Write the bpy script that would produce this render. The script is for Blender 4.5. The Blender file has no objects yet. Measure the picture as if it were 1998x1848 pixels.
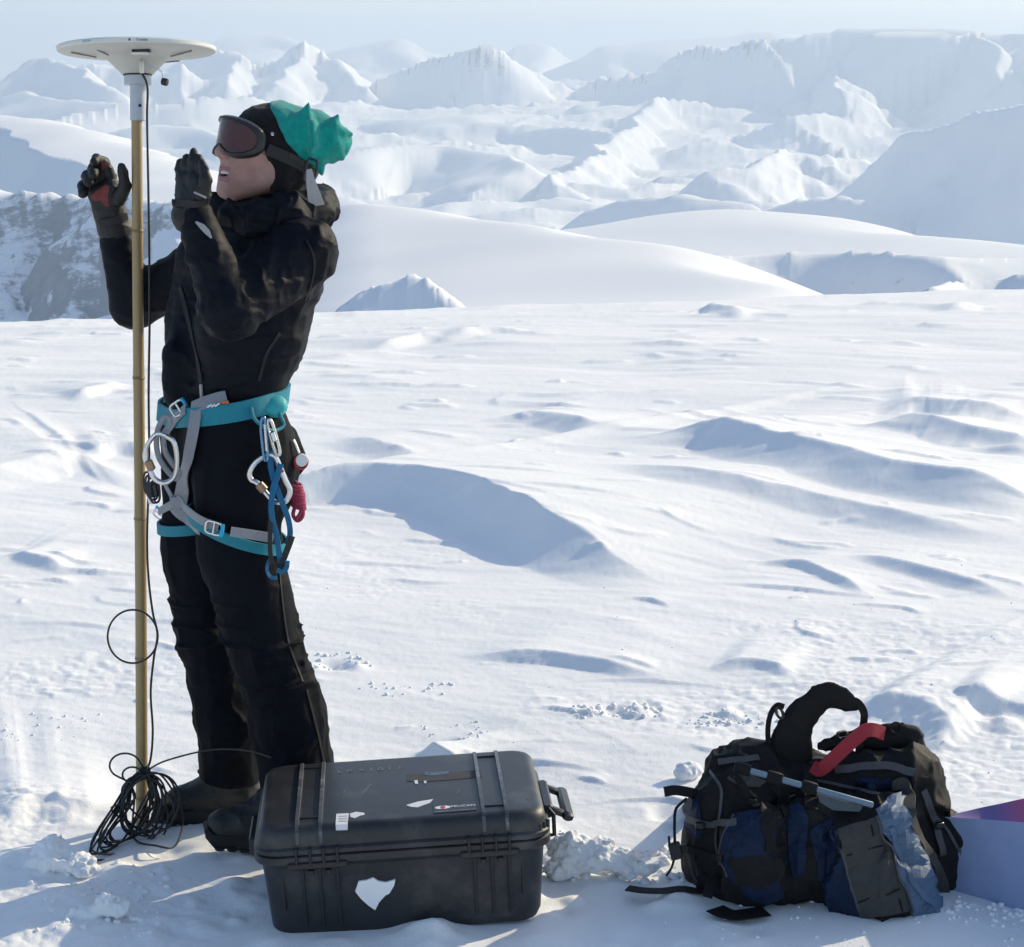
import bpy, bmesh, math, random
import numpy as np
from mathutils import Vector, Matrix
from mathutils.geometry import delaunay_2d_cdt

random.seed(7)
RNG = np.random.default_rng(11)
S = bpy.context.scene
COL = S.collection
R = math.radians

# ------------------------------------------------------------------ camera
CAM_H, PITCH, FPX = 1.78, R(11.5), 3950.0      # focal length in units of a 1998 px wide picture
cam_d = bpy.data.cameras.new("camera")
cam_d.sensor_width = 36.0
cam_d.lens = 36.0 * FPX / 1998.0
cam_d.clip_start = 0.1
cam_d.clip_end = 250000.0
cam = bpy.data.objects.new("camera", cam_d)
COL.objects.link(cam)
cam.location = (0, 0, CAM_H)
cam.rotation_euler = (R(90) - PITCH, 0, 0)
S.camera = cam

# ------------------------------------------------------------------ sky, sun, exposure
SUN_EL, SUN_AZ = R(25), math.atan2(0.80, 0.60)   # azimuth clockwise from +Y: sun is behind and to the right
world = bpy.data.worlds.new("World")
S.world = world
world.use_nodes = True
wn = world.node_tree.nodes
sky = wn.new("ShaderNodeTexSky")
sky.sky_type = 'NISHITA'
sky.sun_disc = False
sky.sun_elevation = SUN_EL
sky.sun_rotation = SUN_AZ
sky.altitude = 1200
sky.air_density = 1.0
sky.dust_density = 2.2
sky.ozone_density = 1.2
world.node_tree.links.new(sky.outputs[0], wn["Background"].inputs[0])
wn["Background"].inputs[1].default_value = 0.15
sun_d = bpy.data.lights.new("sun", 'SUN')
sun_d.energy = 3.3
sun_d.angle = R(0.53)
sun_d.color = (1.0, 0.87, 0.62)
sun = bpy.data.objects.new("sun", sun_d)
COL.objects.link(sun)
SUN_DIR = Vector((math.sin(SUN_AZ) * math.cos(SUN_EL), math.cos(SUN_AZ) * math.cos(SUN_EL), math.sin(SUN_EL)))
sun.rotation_euler = SUN_DIR.to_track_quat('Z', 'Y').to_euler()
sun.location = (20, 20, 30)
vs = S.view_settings
vs.view_transform = 'Standard'
vs.look = 'None'
vs.exposure = 0.50
vs.gamma = 1.0
vs.use_curve_mapping = False
S.render.engine = 'CYCLES'
S.cycles.use_denoising = True
S.cycles.max_bounces = 8
S.cycles.volume_bounces = 1
S.cycles.use_adaptive_sampling = True

# ------------------------------------------------------------------ picture <-> place
FW = np.array([0, math.cos(PITCH), -math.sin(PITCH)])
UP = np.array([0, math.sin(PITCH), math.cos(PITCH)])
RT = np.array([1.0, 0, 0])
EYE = np.array([0, 0, CAM_H])
def ray(u, v):
    u = np.asarray(u, float); v = np.asarray(v, float)
    d = FW + ((u - 999) / FPX)[..., None] * RT + ((924 - v) / FPX)[..., None] * UP
    return d
def W(u, v, Y):
    d = ray(u, v)
    return EYE + d * (np.asarray(Y, float) / d[..., 1])[..., None]
def ground_base(x, y):
    yy = np.clip(y, 0, None)
    q = np.clip(yy - 5, 0, None)
    z = np.where(q < 80, -0.003 * q ** 2, -19.2 - 0.48 * (q - 80))
    return z + 0.0013 * x * np.clip(yy, 0, 60)
def G(u, v, h=0.0):
    """point of the smooth snow (raised by h) under a picture point"""
    d = ray(u, v)
    Y = np.full(np.shape(d)[:-1], 4.0)
    lo = np.full_like(Y, 1.5); hi = np.full_like(Y, 24.0)
    for _ in range(40):
        Y = (lo + hi) / 2
        P = EYE + d * (Y / d[..., 1])[..., None]
        above = P[..., 2] > ground_base(P[..., 0], P[..., 1]) + h
        lo = np.where(above, Y, lo); hi = np.where(above, hi, Y)
    return EYE + d * (Y / d[..., 1])[..., None]

# ------------------------------------------------------------------ noise
def _h(ix, iy, iz, seed):
    n = (ix * 374761393 + iy * 668265263 + iz * 2147483647 + seed * 1442695041) & 0xFFFFFFFF
    n = ((n ^ (n >> 13)) * 1274126177) & 0xFFFFFFFF
    n = ((n ^ (n >> 15)) * 2246822519) & 0xFFFFFFFF
    return (n ^ (n >> 16)) & 0xFFFF
_ang = np.arange(65536) * (2 * math.pi / 65536 * 7.0)
_GX = np.cos(_ang).astype(np.float32); _GY = np.sin(_ang).astype(np.float32)
def noise2(x, y, seed=0):
    x = np.asarray(x, np.float64); y = np.asarray(y, np.float64)
    ix = np.floor(x).astype(np.int64); iy = np.floor(y).astype(np.int64)
    fx = (x - ix).astype(np.float32); fy = (y - iy).astype(np.float32)
    ux = fx * fx * fx * (fx * (fx * 6 - 15) + 10); uy = fy * fy * fy * (fy * (fy * 6 - 15) + 10)
    def g(a, b):
        h = _h(ix + a, iy + b, 0, seed)
        return _GX[h] * (fx - a) + _GY[h] * (fy - b)
    n0 = g(0, 0); n1 = g(1, 0); n2 = g(0, 1); n3 = g(1, 1)
    a = n0 + ux * (n1 - n0); b = n2 + ux * (n3 - n2)
    return (a + uy * (b - a)) * 1.5
def fbm2(x, y, oct=4, seed=0, gain=0.5, lac=2.03):
    s = 0; a = 1.0
    for i in range(oct):
        s = s + a * noise2(x, y, seed + i * 17)
        x = x * lac + 3.1; y = y * lac - 1.7; a *= gain
    return s
def ridge2(x, y, oct=4, seed=0, gain=0.5):
    s = 0; a = 1.0; w = 1.0
    for i in range(oct):
        n = 1 - np.abs(noise2(x, y, seed + i * 13)) * 1.6
        n = np.clip(n, 0, 1) ** 2
        s = s + a * n * w
        w = np.clip(n * 1.6, 0, 1)
        x = x * 2.07 + 5.3; y = y * 2.07 + 1.9; a *= gain
    return s
def noise3(P, seed=0):
    i = np.floor(P).astype(np.int64); f = (P - i).astype(np.float32)
    u = f * f * (3 - 2 * f)
    def g(a, b, c):
        h = _h(i[..., 0] + a, i[..., 1] + b, i[..., 2] + c, seed)
        return h.astype(np.float32) / 32767.5 - 1
    x0 = g(0,0,0) * (1 - u[...,0]) + g(1,0,0) * u[...,0]
    x1 = g(0,1,0) * (1 - u[...,0]) + g(1,1,0) * u[...,0]
    x2 = g(0,0,1) * (1 - u[...,0]) + g(1,0,1) * u[...,0]
    x3 = g(0,1,1) * (1 - u[...,0]) + g(1,1,1) * u[...,0]
    y0 = x0 * (1 - u[...,1]) + x1 * u[...,1]; y1 = x2 * (1 - u[...,1]) + x3 * u[...,1]
    return y0 * (1 - u[...,2]) + y1 * u[...,2]

# ------------------------------------------------------------------ objects
def tag(o, label=None, cat=None, group=None, kind=None):
    if label: o['label'] = label
    if cat: o['category'] = cat
    if group: o['group'] = group
    if kind: o['kind'] = kind
    return o
def empty(name, loc, label=None, cat=None, group=None):
    o = bpy.data.objects.new(name, None)
    o.empty_display_size = 0.1
    COL.objects.link(o)
    o.location = Vector(loc)
    return tag(o, label, cat, group)
def mesh_obj(name, verts, faces, mat, parent=None, smooth=True, origin=None):
    """verts in world (or the parent's frame when the parent is rotated and local=True is baked by the caller)"""
    me = bpy.data.meshes.new(name)
    verts = np.asarray(verts, float)
    off = np.zeros(3)
    if parent is not None and origin is None:
        off = np.array(parent_loc(parent))
    if origin is not None: off = np.asarray(origin, float)
    me.from_pydata((verts - off).tolist(), [], [tuple(int(i) for i in f) for f in faces])
    me.update()
    if smooth: me.polygons.foreach_set("use_smooth", [True] * len(me.polygons))
    if mat is not None: me.materials.append(mat)
    o = bpy.data.objects.new(name, me)
    COL.objects.link(o)
    if parent is not None: o.parent = parent
    if origin is not None: o.location = Vector(origin)
    return o
def parent_loc(p):
    l = Vector((0, 0, 0))
    while p is not None:
        l = l + p.location; p = p.parent
    return l
def grid_obj(name, V, mat, parent=None, closed_u=False, smooth=True):
    """fast quad grid from an (n, m, 3) array"""
    n, m = V.shape[:2]
    me = bpy.data.meshes.new(name)
    idx = np.arange(n * m).reshape(n, m)
    if closed_u: idx2 = np.concatenate([idx, idx[:1]], 0)
    else: idx2 = idx
    q = np.stack([idx2[:-1, :-1], idx2[1:, :-1], idx2[1:, 1:], idx2[:-1, 1:]], -1).reshape(-1, 4)
    me.vertices.add(n * m); me.vertices.foreach_set("co", V.reshape(-1).astype(np.float32))
    me.loops.add(q.size); me.loops.foreach_set("vertex_index", q.reshape(-1).astype(np.int32))
    me.polygons.add(len(q)); me.polygons.foreach_set("loop_start", np.arange(0, q.size, 4, dtype=np.int32))
    me.polygons.foreach_set("loop_total", np.full(len(q), 4, np.int32))
    me.update(calc_edges=True)
    if smooth: me.polygons.foreach_set("use_smooth", np.ones(len(q), bool))
    me.validate()
    me.materials.append(mat)
    o = bpy.data.objects.new(name, me)
    COL.objects.link(o)
    if parent is not None: o.parent = parent
    return o

# ------------------------------------------------------------------ materials
def new_mat(name):
    m = bpy.data.materials.new(name); m.use_nodes = True
    nt = m.node_tree
    return m, nt, nt.nodes["Principled BSDF"]
def N(nt, kind, **kw):
    n = nt.nodes.new(kind)
    for k, v in kw.items():
        if k in n.inputs: n.inputs[k].default_value = v
        else: setattr(n, k, v)
    return n
def surf(name, col, rough=0.6, metal=0.0, var=0.25, scale=40.0, bump=0.0, bscale=300.0, coat=0.0, spec=0.5, stretch=(1,1,1), sheen=0.0, rvar=0.1, dirt=None, dscale=9.0, dlim=(0.55, 0.75)):
    m, nt, b = new_mat(name)
    tc = N(nt, "ShaderNodeTexCoord"); mp = N(nt, "ShaderNodeMapping"); mp.inputs["Scale"].default_value = stretch
    nt.links.new(tc.outputs["Object"], mp.inputs["Vector"])
    nz = N(nt, "ShaderNodeTexNoise", Scale=scale, Detail=5.0, Roughness=0.6)
    nt.links.new(mp.outputs[0], nz.inputs["Vector"])
    rp = N(nt, "ShaderNodeValToRGB")
    c = np.array(col)
    rp.color_ramp.elements[0].position = 0.3; rp.color_ramp.elements[1].position = 0.7
    rp.color_ramp.elements[0].color = (*(c * (1 - var)), 1); rp.color_ramp.elements[1].color = (*np.clip(c * (1 + var), 0, 1), 1)
    nt.links.new(nz.outputs[0], rp.inputs[0])
    out = rp.outputs[0]
    if dirt is not None:
        n2 = N(nt, "ShaderNodeTexNoise", Scale=dscale, Detail=8.0, Roughness=0.68)
        nt.links.new(mp.outputs[0], n2.inputs["Vector"])
        mr = N(nt, "ShaderNodeMapRange"); mr.inputs[1].default_value = dlim[0]; mr.inputs[2].default_value = dlim[1]
        nt.links.new(n2.outputs[0], mr.inputs[0])
        mx = N(nt, "ShaderNodeMix", data_type='RGBA')
        nt.links.new(mr.outputs[0], mx.inputs[0]); nt.links.new(out, mx.inputs[6]); mx.inputs[7].default_value = (*dirt, 1)
        out = mx.outputs[2]
    nt.links.new(out, b.inputs["Base Color"])
    mr = N(nt, "ShaderNodeMapRange"); mr.inputs[3].default_value = rough - rvar; mr.inputs[4].default_value = rough + rvar
    nt.links.new(nz.outputs[0], mr.inputs[0]); nt.links.new(mr.outputs[0], b.inputs["Roughness"])
    b.inputs["Metallic"].default_value = metal
    b.inputs["Specular IOR Level"].default_value = spec
    b.inputs["Coat Weight"].default_value = coat
    b.inputs["Sheen Weight"].default_value = sheen
    if bump:
        n3 = N(nt, "ShaderNodeTexNoise", Scale=bscale, Detail=3.0)
        nt.links.new(mp.outputs[0], n3.inputs["Vector"])
        bp = N(nt, "ShaderNodeBump", Strength=bump, Distance=0.004)
        nt.links.new(n3.outputs[0], bp.inputs["Height"]); nt.links.new(bp.outputs[0], b.inputs["Normal"])
    return m
# ------------------------------------------------------------------ snow and rock
def snow_mat(name, near=True, rock=False, clean=0.0):
    m, nt, b = new_mat(name)
    geo = N(nt, "ShaderNodeNewGeometry")
    if near:
        n1 = N(nt, "ShaderNodeTexNoise", Scale=14.0, Detail=6.0, Roughness=0.6)
        n2 = N(nt, "ShaderNodeTexNoise", Scale=170.0, Detail=3.0, Roughness=0.7)
        mp = N(nt, "ShaderNodeMapping"); mp.inputs["Rotation"].default_value = (0, 0, R(-28)); mp.inputs["Scale"].default_value = (0.35, 1.0, 1.0)
        nt.links.new(geo.outputs["Position"], mp.inputs["Vector"])
        nt.links.new(mp.outputs[0], n1.inputs["Vector"]); nt.links.new(geo.outputs["Position"], n2.inputs["Vector"])
        b1 = N(nt, "ShaderNodeBump", Strength=0.07, Distance=0.03); b2 = N(nt, "ShaderNodeBump", Strength=0.35, Distance=0.004)
        nt.links.new(n1.outputs[0], b1.inputs["Height"]); nt.links.new(n2.outputs[0], b2.inputs["Height"])
        nt.links.new(b1.outputs[0], b2.inputs["Normal"]); nt.links.new(b2.outputs[0], b.inputs["Normal"])
    rp = N(nt, "ShaderNodeValToRGB")
    rp.color_ramp.elements[0].color = (0.86, 0.86, 0.852, 1); rp.color_ramp.elements[1].color = (0.915, 0.912, 0.90, 1)
    nz = N(nt, "ShaderNodeTexNoise", Scale=(1.3 if near else 0.004), Detail=6.0)
    nt.links.new(geo.outputs["Position"], nz.inputs["Vector"]); nt.links.new(nz.outputs[0], rp.inputs[0])
    out = rp.outputs[0]
    if rock:
        at = N(nt, "ShaderNodeAttribute", attribute_name="rock")
        cl = N(nt, "ShaderNodeTexNoise", Scale=0.085, Detail=12.0, Roughness=0.78)
        mpc = N(nt, "ShaderNodeMapping"); mpc.inputs["Scale"].default_value = (0.8, 0.8, 1.5); mpc.inputs["Rotation"].default_value = (R(7), R(-9), 0)
        nt.links.new(geo.outputs["Position"], mpc.inputs["Vector"]); nt.links.new(mpc.outputs[0], cl.inputs["Vector"])
        ad = N(nt, "ShaderNodeMath", operation='ADD'); nt.links.new(at.outputs["Fac"], ad.inputs[0]); nt.links.new(cl.outputs[0], ad.inputs[1])
        mr = N(nt, "ShaderNodeMapRange"); mr.inputs[1].default_value = 0.95; mr.inputs[2].default_value = 1.09
        nt.links.new(ad.outputs[0], mr.inputs[0])
        rc = N(nt, "ShaderNodeValToRGB")
        rc.color_ramp.elements[0].color = (0.27, 0.275, 0.29, 1); rc.color_ramp.elements[1].color = (0.46, 0.45, 0.44, 1)
        nz2 = N(nt, "ShaderNodeTexNoise", Scale=0.09, Detail=6.0); nt.links.new(geo.outputs["Position"], nz2.inputs["Vector"])
        nt.links.new(nz2.outputs[0], rc.inputs[0])
        mx = N(nt, "ShaderNodeMix", data_type='RGBA'); nt.links.new(mr.outputs[0], mx.inputs[0]); nt.links.new(out, mx.inputs[6]); nt.links.new(rc.outputs[0], mx.inputs[7])
        out = mx.outputs[2]
    nt.links.new(out, b.inputs["Base Color"])
    b.inputs["Roughness"].default_value = 0.75 if near else 0.95
    b.inputs["Specular IOR Level"].default_value = 0.25 if near else 0.1
    return m
M_SNOW = snow_mat("wind_packed_snow")
M_TERRAIN = snow_mat("mountain_snow_and_rock", near=False, rock=True)

# ---- wind drifts: a crest line, steep on the shaded side, long and gentle on the other
def crest_frame(x, y, pts):
    """signed distance to a crest line (+ on its right hand), position along it (0..1), distance past its ends"""
    a = pts[0, :2]; b_ = pts[-1, :2]
    L = np.hypot(*(b_ - a)); ux, uy = (b_ - a) / L
    s = (pts[:, 0] - a[0]) * ux + (pts[:, 1] - a[1]) * uy
    q = -(pts[:, 0] - a[0]) * uy + (pts[:, 1] - a[1]) * ux
    s = np.maximum.accumulate(s + np.arange(len(s)) * 1e-6 * L)
    S_ = (x - a[0]) * ux + (y - a[1]) * uy; Q_ = -(x - a[0]) * uy + (y - a[1]) * ux
    sc = np.clip(S_, 0, L)
    c = np.interp(sc, s, q)
    e = L * 0.03
    sl = (np.interp(sc + e, s, q) - np.interp(sc - e, s, q)) / (2 * e)
    d = (c - Q_) / np.sqrt(1 + np.clip(sl, -1.5, 1.5) ** 2)
    return d, sc, S_ - sc
def smooth01(t):
    t = np.clip(t, 0, 1); return t * t * (3 - 2 * t)
def catmull(p, n):
    p = np.asarray(p, float)
    q = np.concatenate([[2 * p[0] - p[1]], p, [2 * p[-1] - p[-2]]])
    out = []
    k = len(p) - 1
    for s in np.linspace(0, k, n):
        i = min(int(s), k - 1); t = s - i
        a, b_, c, d = q[i], q[i + 1], q[i + 2], q[i + 3]
        out.append(0.5 * (2 * b_ + (c - a) * t + (2 * a - 5 * b_ + 4 * c - d) * t * t + (3 * b_ - a - 3 * c + d) * t ** 3))
    return np.array(out)
DRIFTS = []      # (xy crest points, height, lee width, windward length, end taper)
def drift_px(px, h, w, wl, taper=0.25):
    p = np.array([G(u, v, h)[:2] for u, v in px])
    DRIFTS.append((catmull(p, 14), h, w, wl, taper))
drift_px([(380, 915), (520, 905), (620, 895), (700, 890), (800, 895), (880, 907), (960, 937), (1050, 977), (1150, 1018), (1340, 1075)], 0.15, 0.25, 3.0, (0.12, 0.36))
drift_px([(1120, 850), (1200, 830), (1300, 820), (1400, 824), (1480, 848), (1600, 872), (1720, 905), (1860, 922), (2080, 950)], 0.125, 0.30, 2.2, 0.2)
drift_px([(1640, 845), (1700, 822), (1800, 822), (1900, 845), (2080, 868)], 0.085, 0.25, 1.4, 0.25)
drift_px([(1700, 795), (1790, 778), (1900, 790), (2040, 800)], 0.07, 0.25, 1.2, 0.3)
drift_px([(1640, 1372), (1700, 1358), (1770, 1366), (1830, 1386), (1885, 1420)], 0.045, 0.12, 1.2, 0.25)
drift_px([(1850, 1365), (1920, 1368), (2060, 1392)], 0.03, 0.08, 0.7, 0.25)
drift_px([(870, 1262), (1040, 1268), (1120, 1278), (1220, 1300), (1330, 1318)], 0.028, 0.06, 0.8, 0.35)
drift_px([(1380, 1300), (1470, 1298), (1560, 1318)], 0.022, 0.05, 0.6, 0.3)
drift_px([(560, 850), (660, 838), (760, 856), (860, 880)], 0.05, 0.2, 1.2, 0.4)
drift_px([(-160, 935), (0, 898), (140, 868), (210, 884), (300, 902)], 0.07, 0.30, 1.6, 0.4)
drift_px([(150, 880), (230, 862), (330, 870)], 0.04, 0.15, 0.8, 0.3)
drift_px([(900, 805), (1010, 796), (1110, 806), (1190, 826)], 0.06, 0.2, 1.0, 0.3)
drift_px([(1180, 905), (1350, 940), (1600, 975), (1800, 1010), (2040, 1040)], 0.05, 0.18, 1.2, 0.3)
drift_px([(1450, 1085), (1560, 1095), (1620, 1120), (1700, 1160)], 0.025, 0.05, 0.5, 0.3)
drift_px([(1640, 1075), (1800, 1110), (2000, 1160)], 0.03, 0.08, 0.6, 0.3)
drift_px([(-40, 1100), (20, 1078), (70, 1088), (140, 1105)], 0.03, 0.07, 0.5, 0.35)
drift_px([(130, 765), (190, 748), (255, 740), (330, 748)], 0.05, 0.12, 0.8, 0.35)
drift_px([(700, 668), (800, 650), (900, 640), (1010, 644)], 0.07, 0.2, 1.4, 0.4)
drift_px([(830, 655), (960, 640), (1100, 645)], 0.06, 0.2, 1.2, 0.4)
drift_px([(1300, 602), (1370, 592), (1470, 600)], 0.09, 0.3, 1.2, 0.35)
drift_px([(600, 690), (720, 680), (830, 672)], 0.05, 0.2, 1.0, 0.4)
drift_px([(1840, 595), (1900, 586), (1990, 590)], 0.06, 0.3, 1.0, 0.4)
drift_px([(820, 1420), (850, 1432), (880, 1450), (905, 1462)], 0.04, 0.05, 0.35, 0.3)
drift_px([(-50, 1590), (60, 1540), (150, 1548), (260, 1560)], 0.035, 0.12, 0.8, 0.3)
for i in range(110):                      # small wind ripples and crust edges all over the field
    Y = 3.9 * math.exp(random.random() * math.log(24 / 3.9)); X = random.uniform(-0.3, 0.3) * Y
    L = random.uniform(0.07, 0.36) * (Y / 6) ** 0.9
    a = R(-24 + random.gauss(0, 15)); c, s_ = math.cos(a), math.sin(a)
    bow = random.uniform(0.05, 0.3) * L
    pts = np.array([(X + t * L * c - (bow * t * t) * s_ * -1, Y + t * L * s_ - bow * t * t) for t in (-1, -0.5, 0, 0.5, 1)])
    h = random.choice((1, 1, 1, 1, 1.7)) * random.uniform(0.003, 0.008) * (Y / 6) ** 0.9
    DRIFTS.append((pts, h, max(h * random.uniform(1.0, 1.7), 0.0004 * Y * Y), L * random.uniform(0.9, 1.8), 0.5))

for i in range(330):                      # finer crust edges, thin and crisp
    Y = 4.2 * math.exp(random.random() ** .8 * math.log(25 / 4.2)); X = random.uniform(-0.3, 0.3) * Y
    L = random.uniform(0.03, 0.15) * (Y / 6)
    a = R(-22 + random.gauss(0, 20)); c, s_ = math.cos(a), math.sin(a)
    pts = np.array([(X + t * L * c + .25 * L * math.sin(t * 3 + i) * s_, Y + t * L * s_ + .18 * L * math.sin(t * 2.2 + i * 1.7)) for t in (-1, -.6, -.2, .2, .6, 1)])
    h = random.uniform(0.003, 0.010) * (Y / 6)
    DRIFTS.append((pts, h, max(h * .6, 0.0004 * Y * Y), L * .9, 0.3))
LUMPS = []       # (x, y, radius, height) soft mounds, pressed hollows are negative
FLATS = []      # places trodden or pressed flat
def flat_px(u, v, r):
    p = G(u, v); FLATS.append((p[0], p[1], r))
def lump_px(u, v, r, h): 
    p = G(u, v); LUMPS.append((p[0], p[1], r, h))
def ground_z(x, y, fine=True):
    z = ground_base(x, y)
    near = np.clip((60 - np.hypot(x, y)) / 20, 0, 1)
    c, s_ = math.cos(R(-28)), math.sin(R(-28))
    xr = x * c + y * s_; yr = -x * s_ + y * c
    wx = 0.25 * noise2(xr * 0.9, yr * 0.9, 5)
    z = z + near * (0.034 * noise2(xr * 0.33, yr * 0.62 + wx, 1) + 0.007 * noise2(xr * 0.9, yr * 2.2 + wx, 2))
    r = ridge2(xr * 0.8 + wx, yr * 2.9 + wx * 2, 3, 9)
    z = z + near * 0.0024 * (r - 0.7) * (1 + np.clip((y - 9) / 8, 0, 1.2))
    if fine:
        z = z + near * (0.0012 * fbm2(xr * 5, yr * 15, 3, 21) + 0.0006 * fbm2(x * 42, y * 42, 2, 31))
        rough = smooth01((noise2(xr * 0.9, yr * 1.3, 77) - 0.12) * 3) * np.clip((9 - y) / 4, 0, 1)
        z = z + near * rough * 0.007 * np.abs(fbm2(x * 11, y * 15, 3, 55))
    for pts, h, w, wl, tp in DRIFTS:
        mrg = max(w, wl) * 1.6
        m = (x > pts[:, 0].min() - mrg) & (x < pts[:, 0].max() + mrg) & (y > pts[:, 1].min() - mrg) & (y < pts[:, 1].max() + mrg)
        if not m.any(): continue
        xx = x[m]; yy = y[m]
        d, t, over = crest_frame(xx, yy, pts)
        d = d + 0.09 * w * noise2(xx * 1.3 / max(w, .14), yy * 1.3 / max(w, .14), 3) * np.exp(-np.abs(d) / (1.2 * w))
        sd = d; d = np.hypot(d, over * 2); t = t / np.hypot(*(pts[-1] - pts[0]))
        tl, tr = tp if isinstance(tp, tuple) else (tp, tp)
        env = smooth01(t / tl) * smooth01((1 - t) / tr)
        lee = np.clip(1 - d / w, 0, 1); lee = lee ** 1.35
        win = np.clip(1 - d / wl, 0, 1) ** 2
        z[m] += h * env * np.where(sd > 0, lee, win)
    for fx, fy, fr in FLATS:
        w = smooth01(1.35 - np.hypot(x - fx, y - fy) / fr)
        z = z + (ground_base(x, y) - z) * w * .9
    for lx, ly, lr, lh in LUMPS:
        m = (np.abs(x - lx) < lr) & (np.abs(y - ly) < lr)
        if m.any():
            d = np.hypot(x[m] - lx, y[m] - ly) / lr
            z[m] += lh * smooth01(1 - d) * (1 + 0.35 * noise2(x[m] * 22, y[m] * 22, 4))
    return z
# ---- the near snow field (a sheet all round the camera)
SUNK = []
def build_ground():
    fa = np.radians(np.linspace(-17.5, 17.5, 800))
    ca = np.radians(np.concatenate([np.linspace(17.5, 342.5, 66)[1:-1]]))
    az = np.concatenate([fa, ca])
    ang = np.linspace(R(27.5), R(5.0), 760)
    r1 = 1.78 / np.tan(ang)
    r2 = np.geomspace(r1[-1], 95, 60)[1:]
    r0 = np.array([0.02, 1.0, 2.0, 2.8])
    r = np.concatenate([r0, r1, r2])
    A, RR = np.meshgrid(az, r, indexing='ij')
    X = np.sin(A) * RR; Y = np.cos(A) * RR
    Z = np.zeros_like(X)
    Z[:800] = ground_z(X[:800], Y[:800]); Z[800:] = ground_z(X[800:], Y[800:], fine=False)
    o = grid_obj("snow_field", np.stack([X, Y, Z], -1), M_SNOW, closed_u=True)
    tag(o, kind="structure")
    return o

# ---- valley, domes and mountains
FEATS = []
def feat(px, near, far=None, pw=1.0, gul=0.25, gs=600., rock=0.0, strata=0.0, jag=0.0, end=.5, cut=None, rnd=.0012, brk=None):
    p = []
    md = sum(a[2] for a in px) / len(px)
    q = (8 + (md - 8) * .30) / md if md > 8 else 1.0
    gs *= q; jag *= q
    for a in px:
        p.append(W(a[0], a[1], a[2] * q * 1000.0))
    FEATS.append(dict(p=np.array(p), near=near, far=far or near, pw=pw, gul=gul, gs=gs, rock=rock, strata=strata, jag=jag, end=end, cut=cut, rnd=rnd, brk=brk))
# far tablelands beyond the cloud sea
feat([(380, 96, 46), (425, 78, 46), (470, 70, 46), (530, 66, 46), (580, 66, 46), (615, 96, 46)], .16, gul=.3, gs=2500)
feat([(610, 100, 42), (660, 92, 42), (760, 78, 42), (800, 75, 42), (830, 82, 42), (855, 100, 42)], .22, gul=.3, gs=2500)
feat([(990, 90, 44), (1040, 86, 44), (1080, 87, 44), (1110, 108, 44)], .22, gul=.3, gs=2500)
feat([(1130, 112, 40), (1165, 88, 40), (1230, 84, 40), (1330, 78, 40), (1400, 74, 40), (1500, 62, 40), (1600, 80, 40)], .3, gul=.3, gs=2500)
# left mountain with the bright face behind the pole
feat([(-160, 190, 13.5), (0, 146, 13.5), (55, 112, 13.5), (105, 112, 13.5), (135, 124, 13.3), (170, 150, 12.5), (215, 168, 12.2)], .85, gul=.2, gs=700, jag=14, rock=.12)
feat([(150, 136, 15), (200, 122, 15), (262, 128, 15), (330, 134, 15), (370, 122, 15)], .7, gul=.45, gs=420, jag=14, rock=.2)
# spiky peak
feat([(330, 128, 17), (365, 112, 17), (405, 104, 17), (440, 97, 17), (470, 116, 16.8), (515, 119, 17), (560, 107, 17), (588, 90, 17), (604, 86, 17), (610, 79, 17), (617, 92, 17), (640, 114, 17), (660, 119, 16.8), (690, 148, 16.5), (716, 172, 16)], .85, gul=.22, gs=520, jag=12, rock=.14)
feat([(604, 84, 17), (560, 140, 15.6), (520, 172, 14.8)], .6, gul=.4, gs=420, rock=.14)
feat([(440, 97, 17), (452, 140, 15.6), (440, 168, 14.8)], .6, gul=.4, gs=420, rock=.10)
# wedge mountain, cliff on its right end
feat([(676, 196, 17), (740, 163, 16.8), (800, 128, 16.6), (850, 112, 16.4), (905, 101, 16.2), (968, 86, 16.0), (982, 90, 16)], .8, gul=.16, gs=700, jag=8, rock=.12, strata=1)
feat([(984, 112, 16.8), (1010, 118, 17), (1040, 134, 17), (1090, 160, 17)], .55, gul=.35, gs=450, jag=14, rock=.15)
# right massif
feat([(1140, 168, 16.2), (1175, 150, 16), (1230, 139, 15.8), (1270, 133, 15.6), (1305, 113, 15.4), (1340, 92, 15.2), (1368, 84, 15.1), (1398, 91, 15), (1425, 90, 14.9), (1470, 80, 14.7), (1500, 78, 14.5)], .85, gul=.22, gs=620, jag=13, rock=.12, strata=1)
feat([(1470, 84, 14.2), (1545, 70, 14), (1620, 60, 14), (1700, 56, 14), (1790, 54, 14), (1880, 56, 14), (1950, 62, 14), (2100, 66, 14)], .85, far=.08, gul=.12, gs=900, rock=.10, strata=1)
feat([(1690, 72, 13.2), (1730, 62, 13.1), (1800, 60, 13), (1880, 62, 13), (1925, 68, 13), (1960, 100, 12.6), (1998, 150, 12)], .9, gul=.15, gs=800, rock=.1, jag=6)
feat([(1600, 96, 13.6), (1625, 140, 12.8), (1655, 178, 12)], .7, gul=.6, gs=300, rock=.2, jag=10)
feat([(2000, 70, 12), (2080, 90, 11), (2200, 140, 10)], .6, gul=.5, gs=300)
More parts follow.
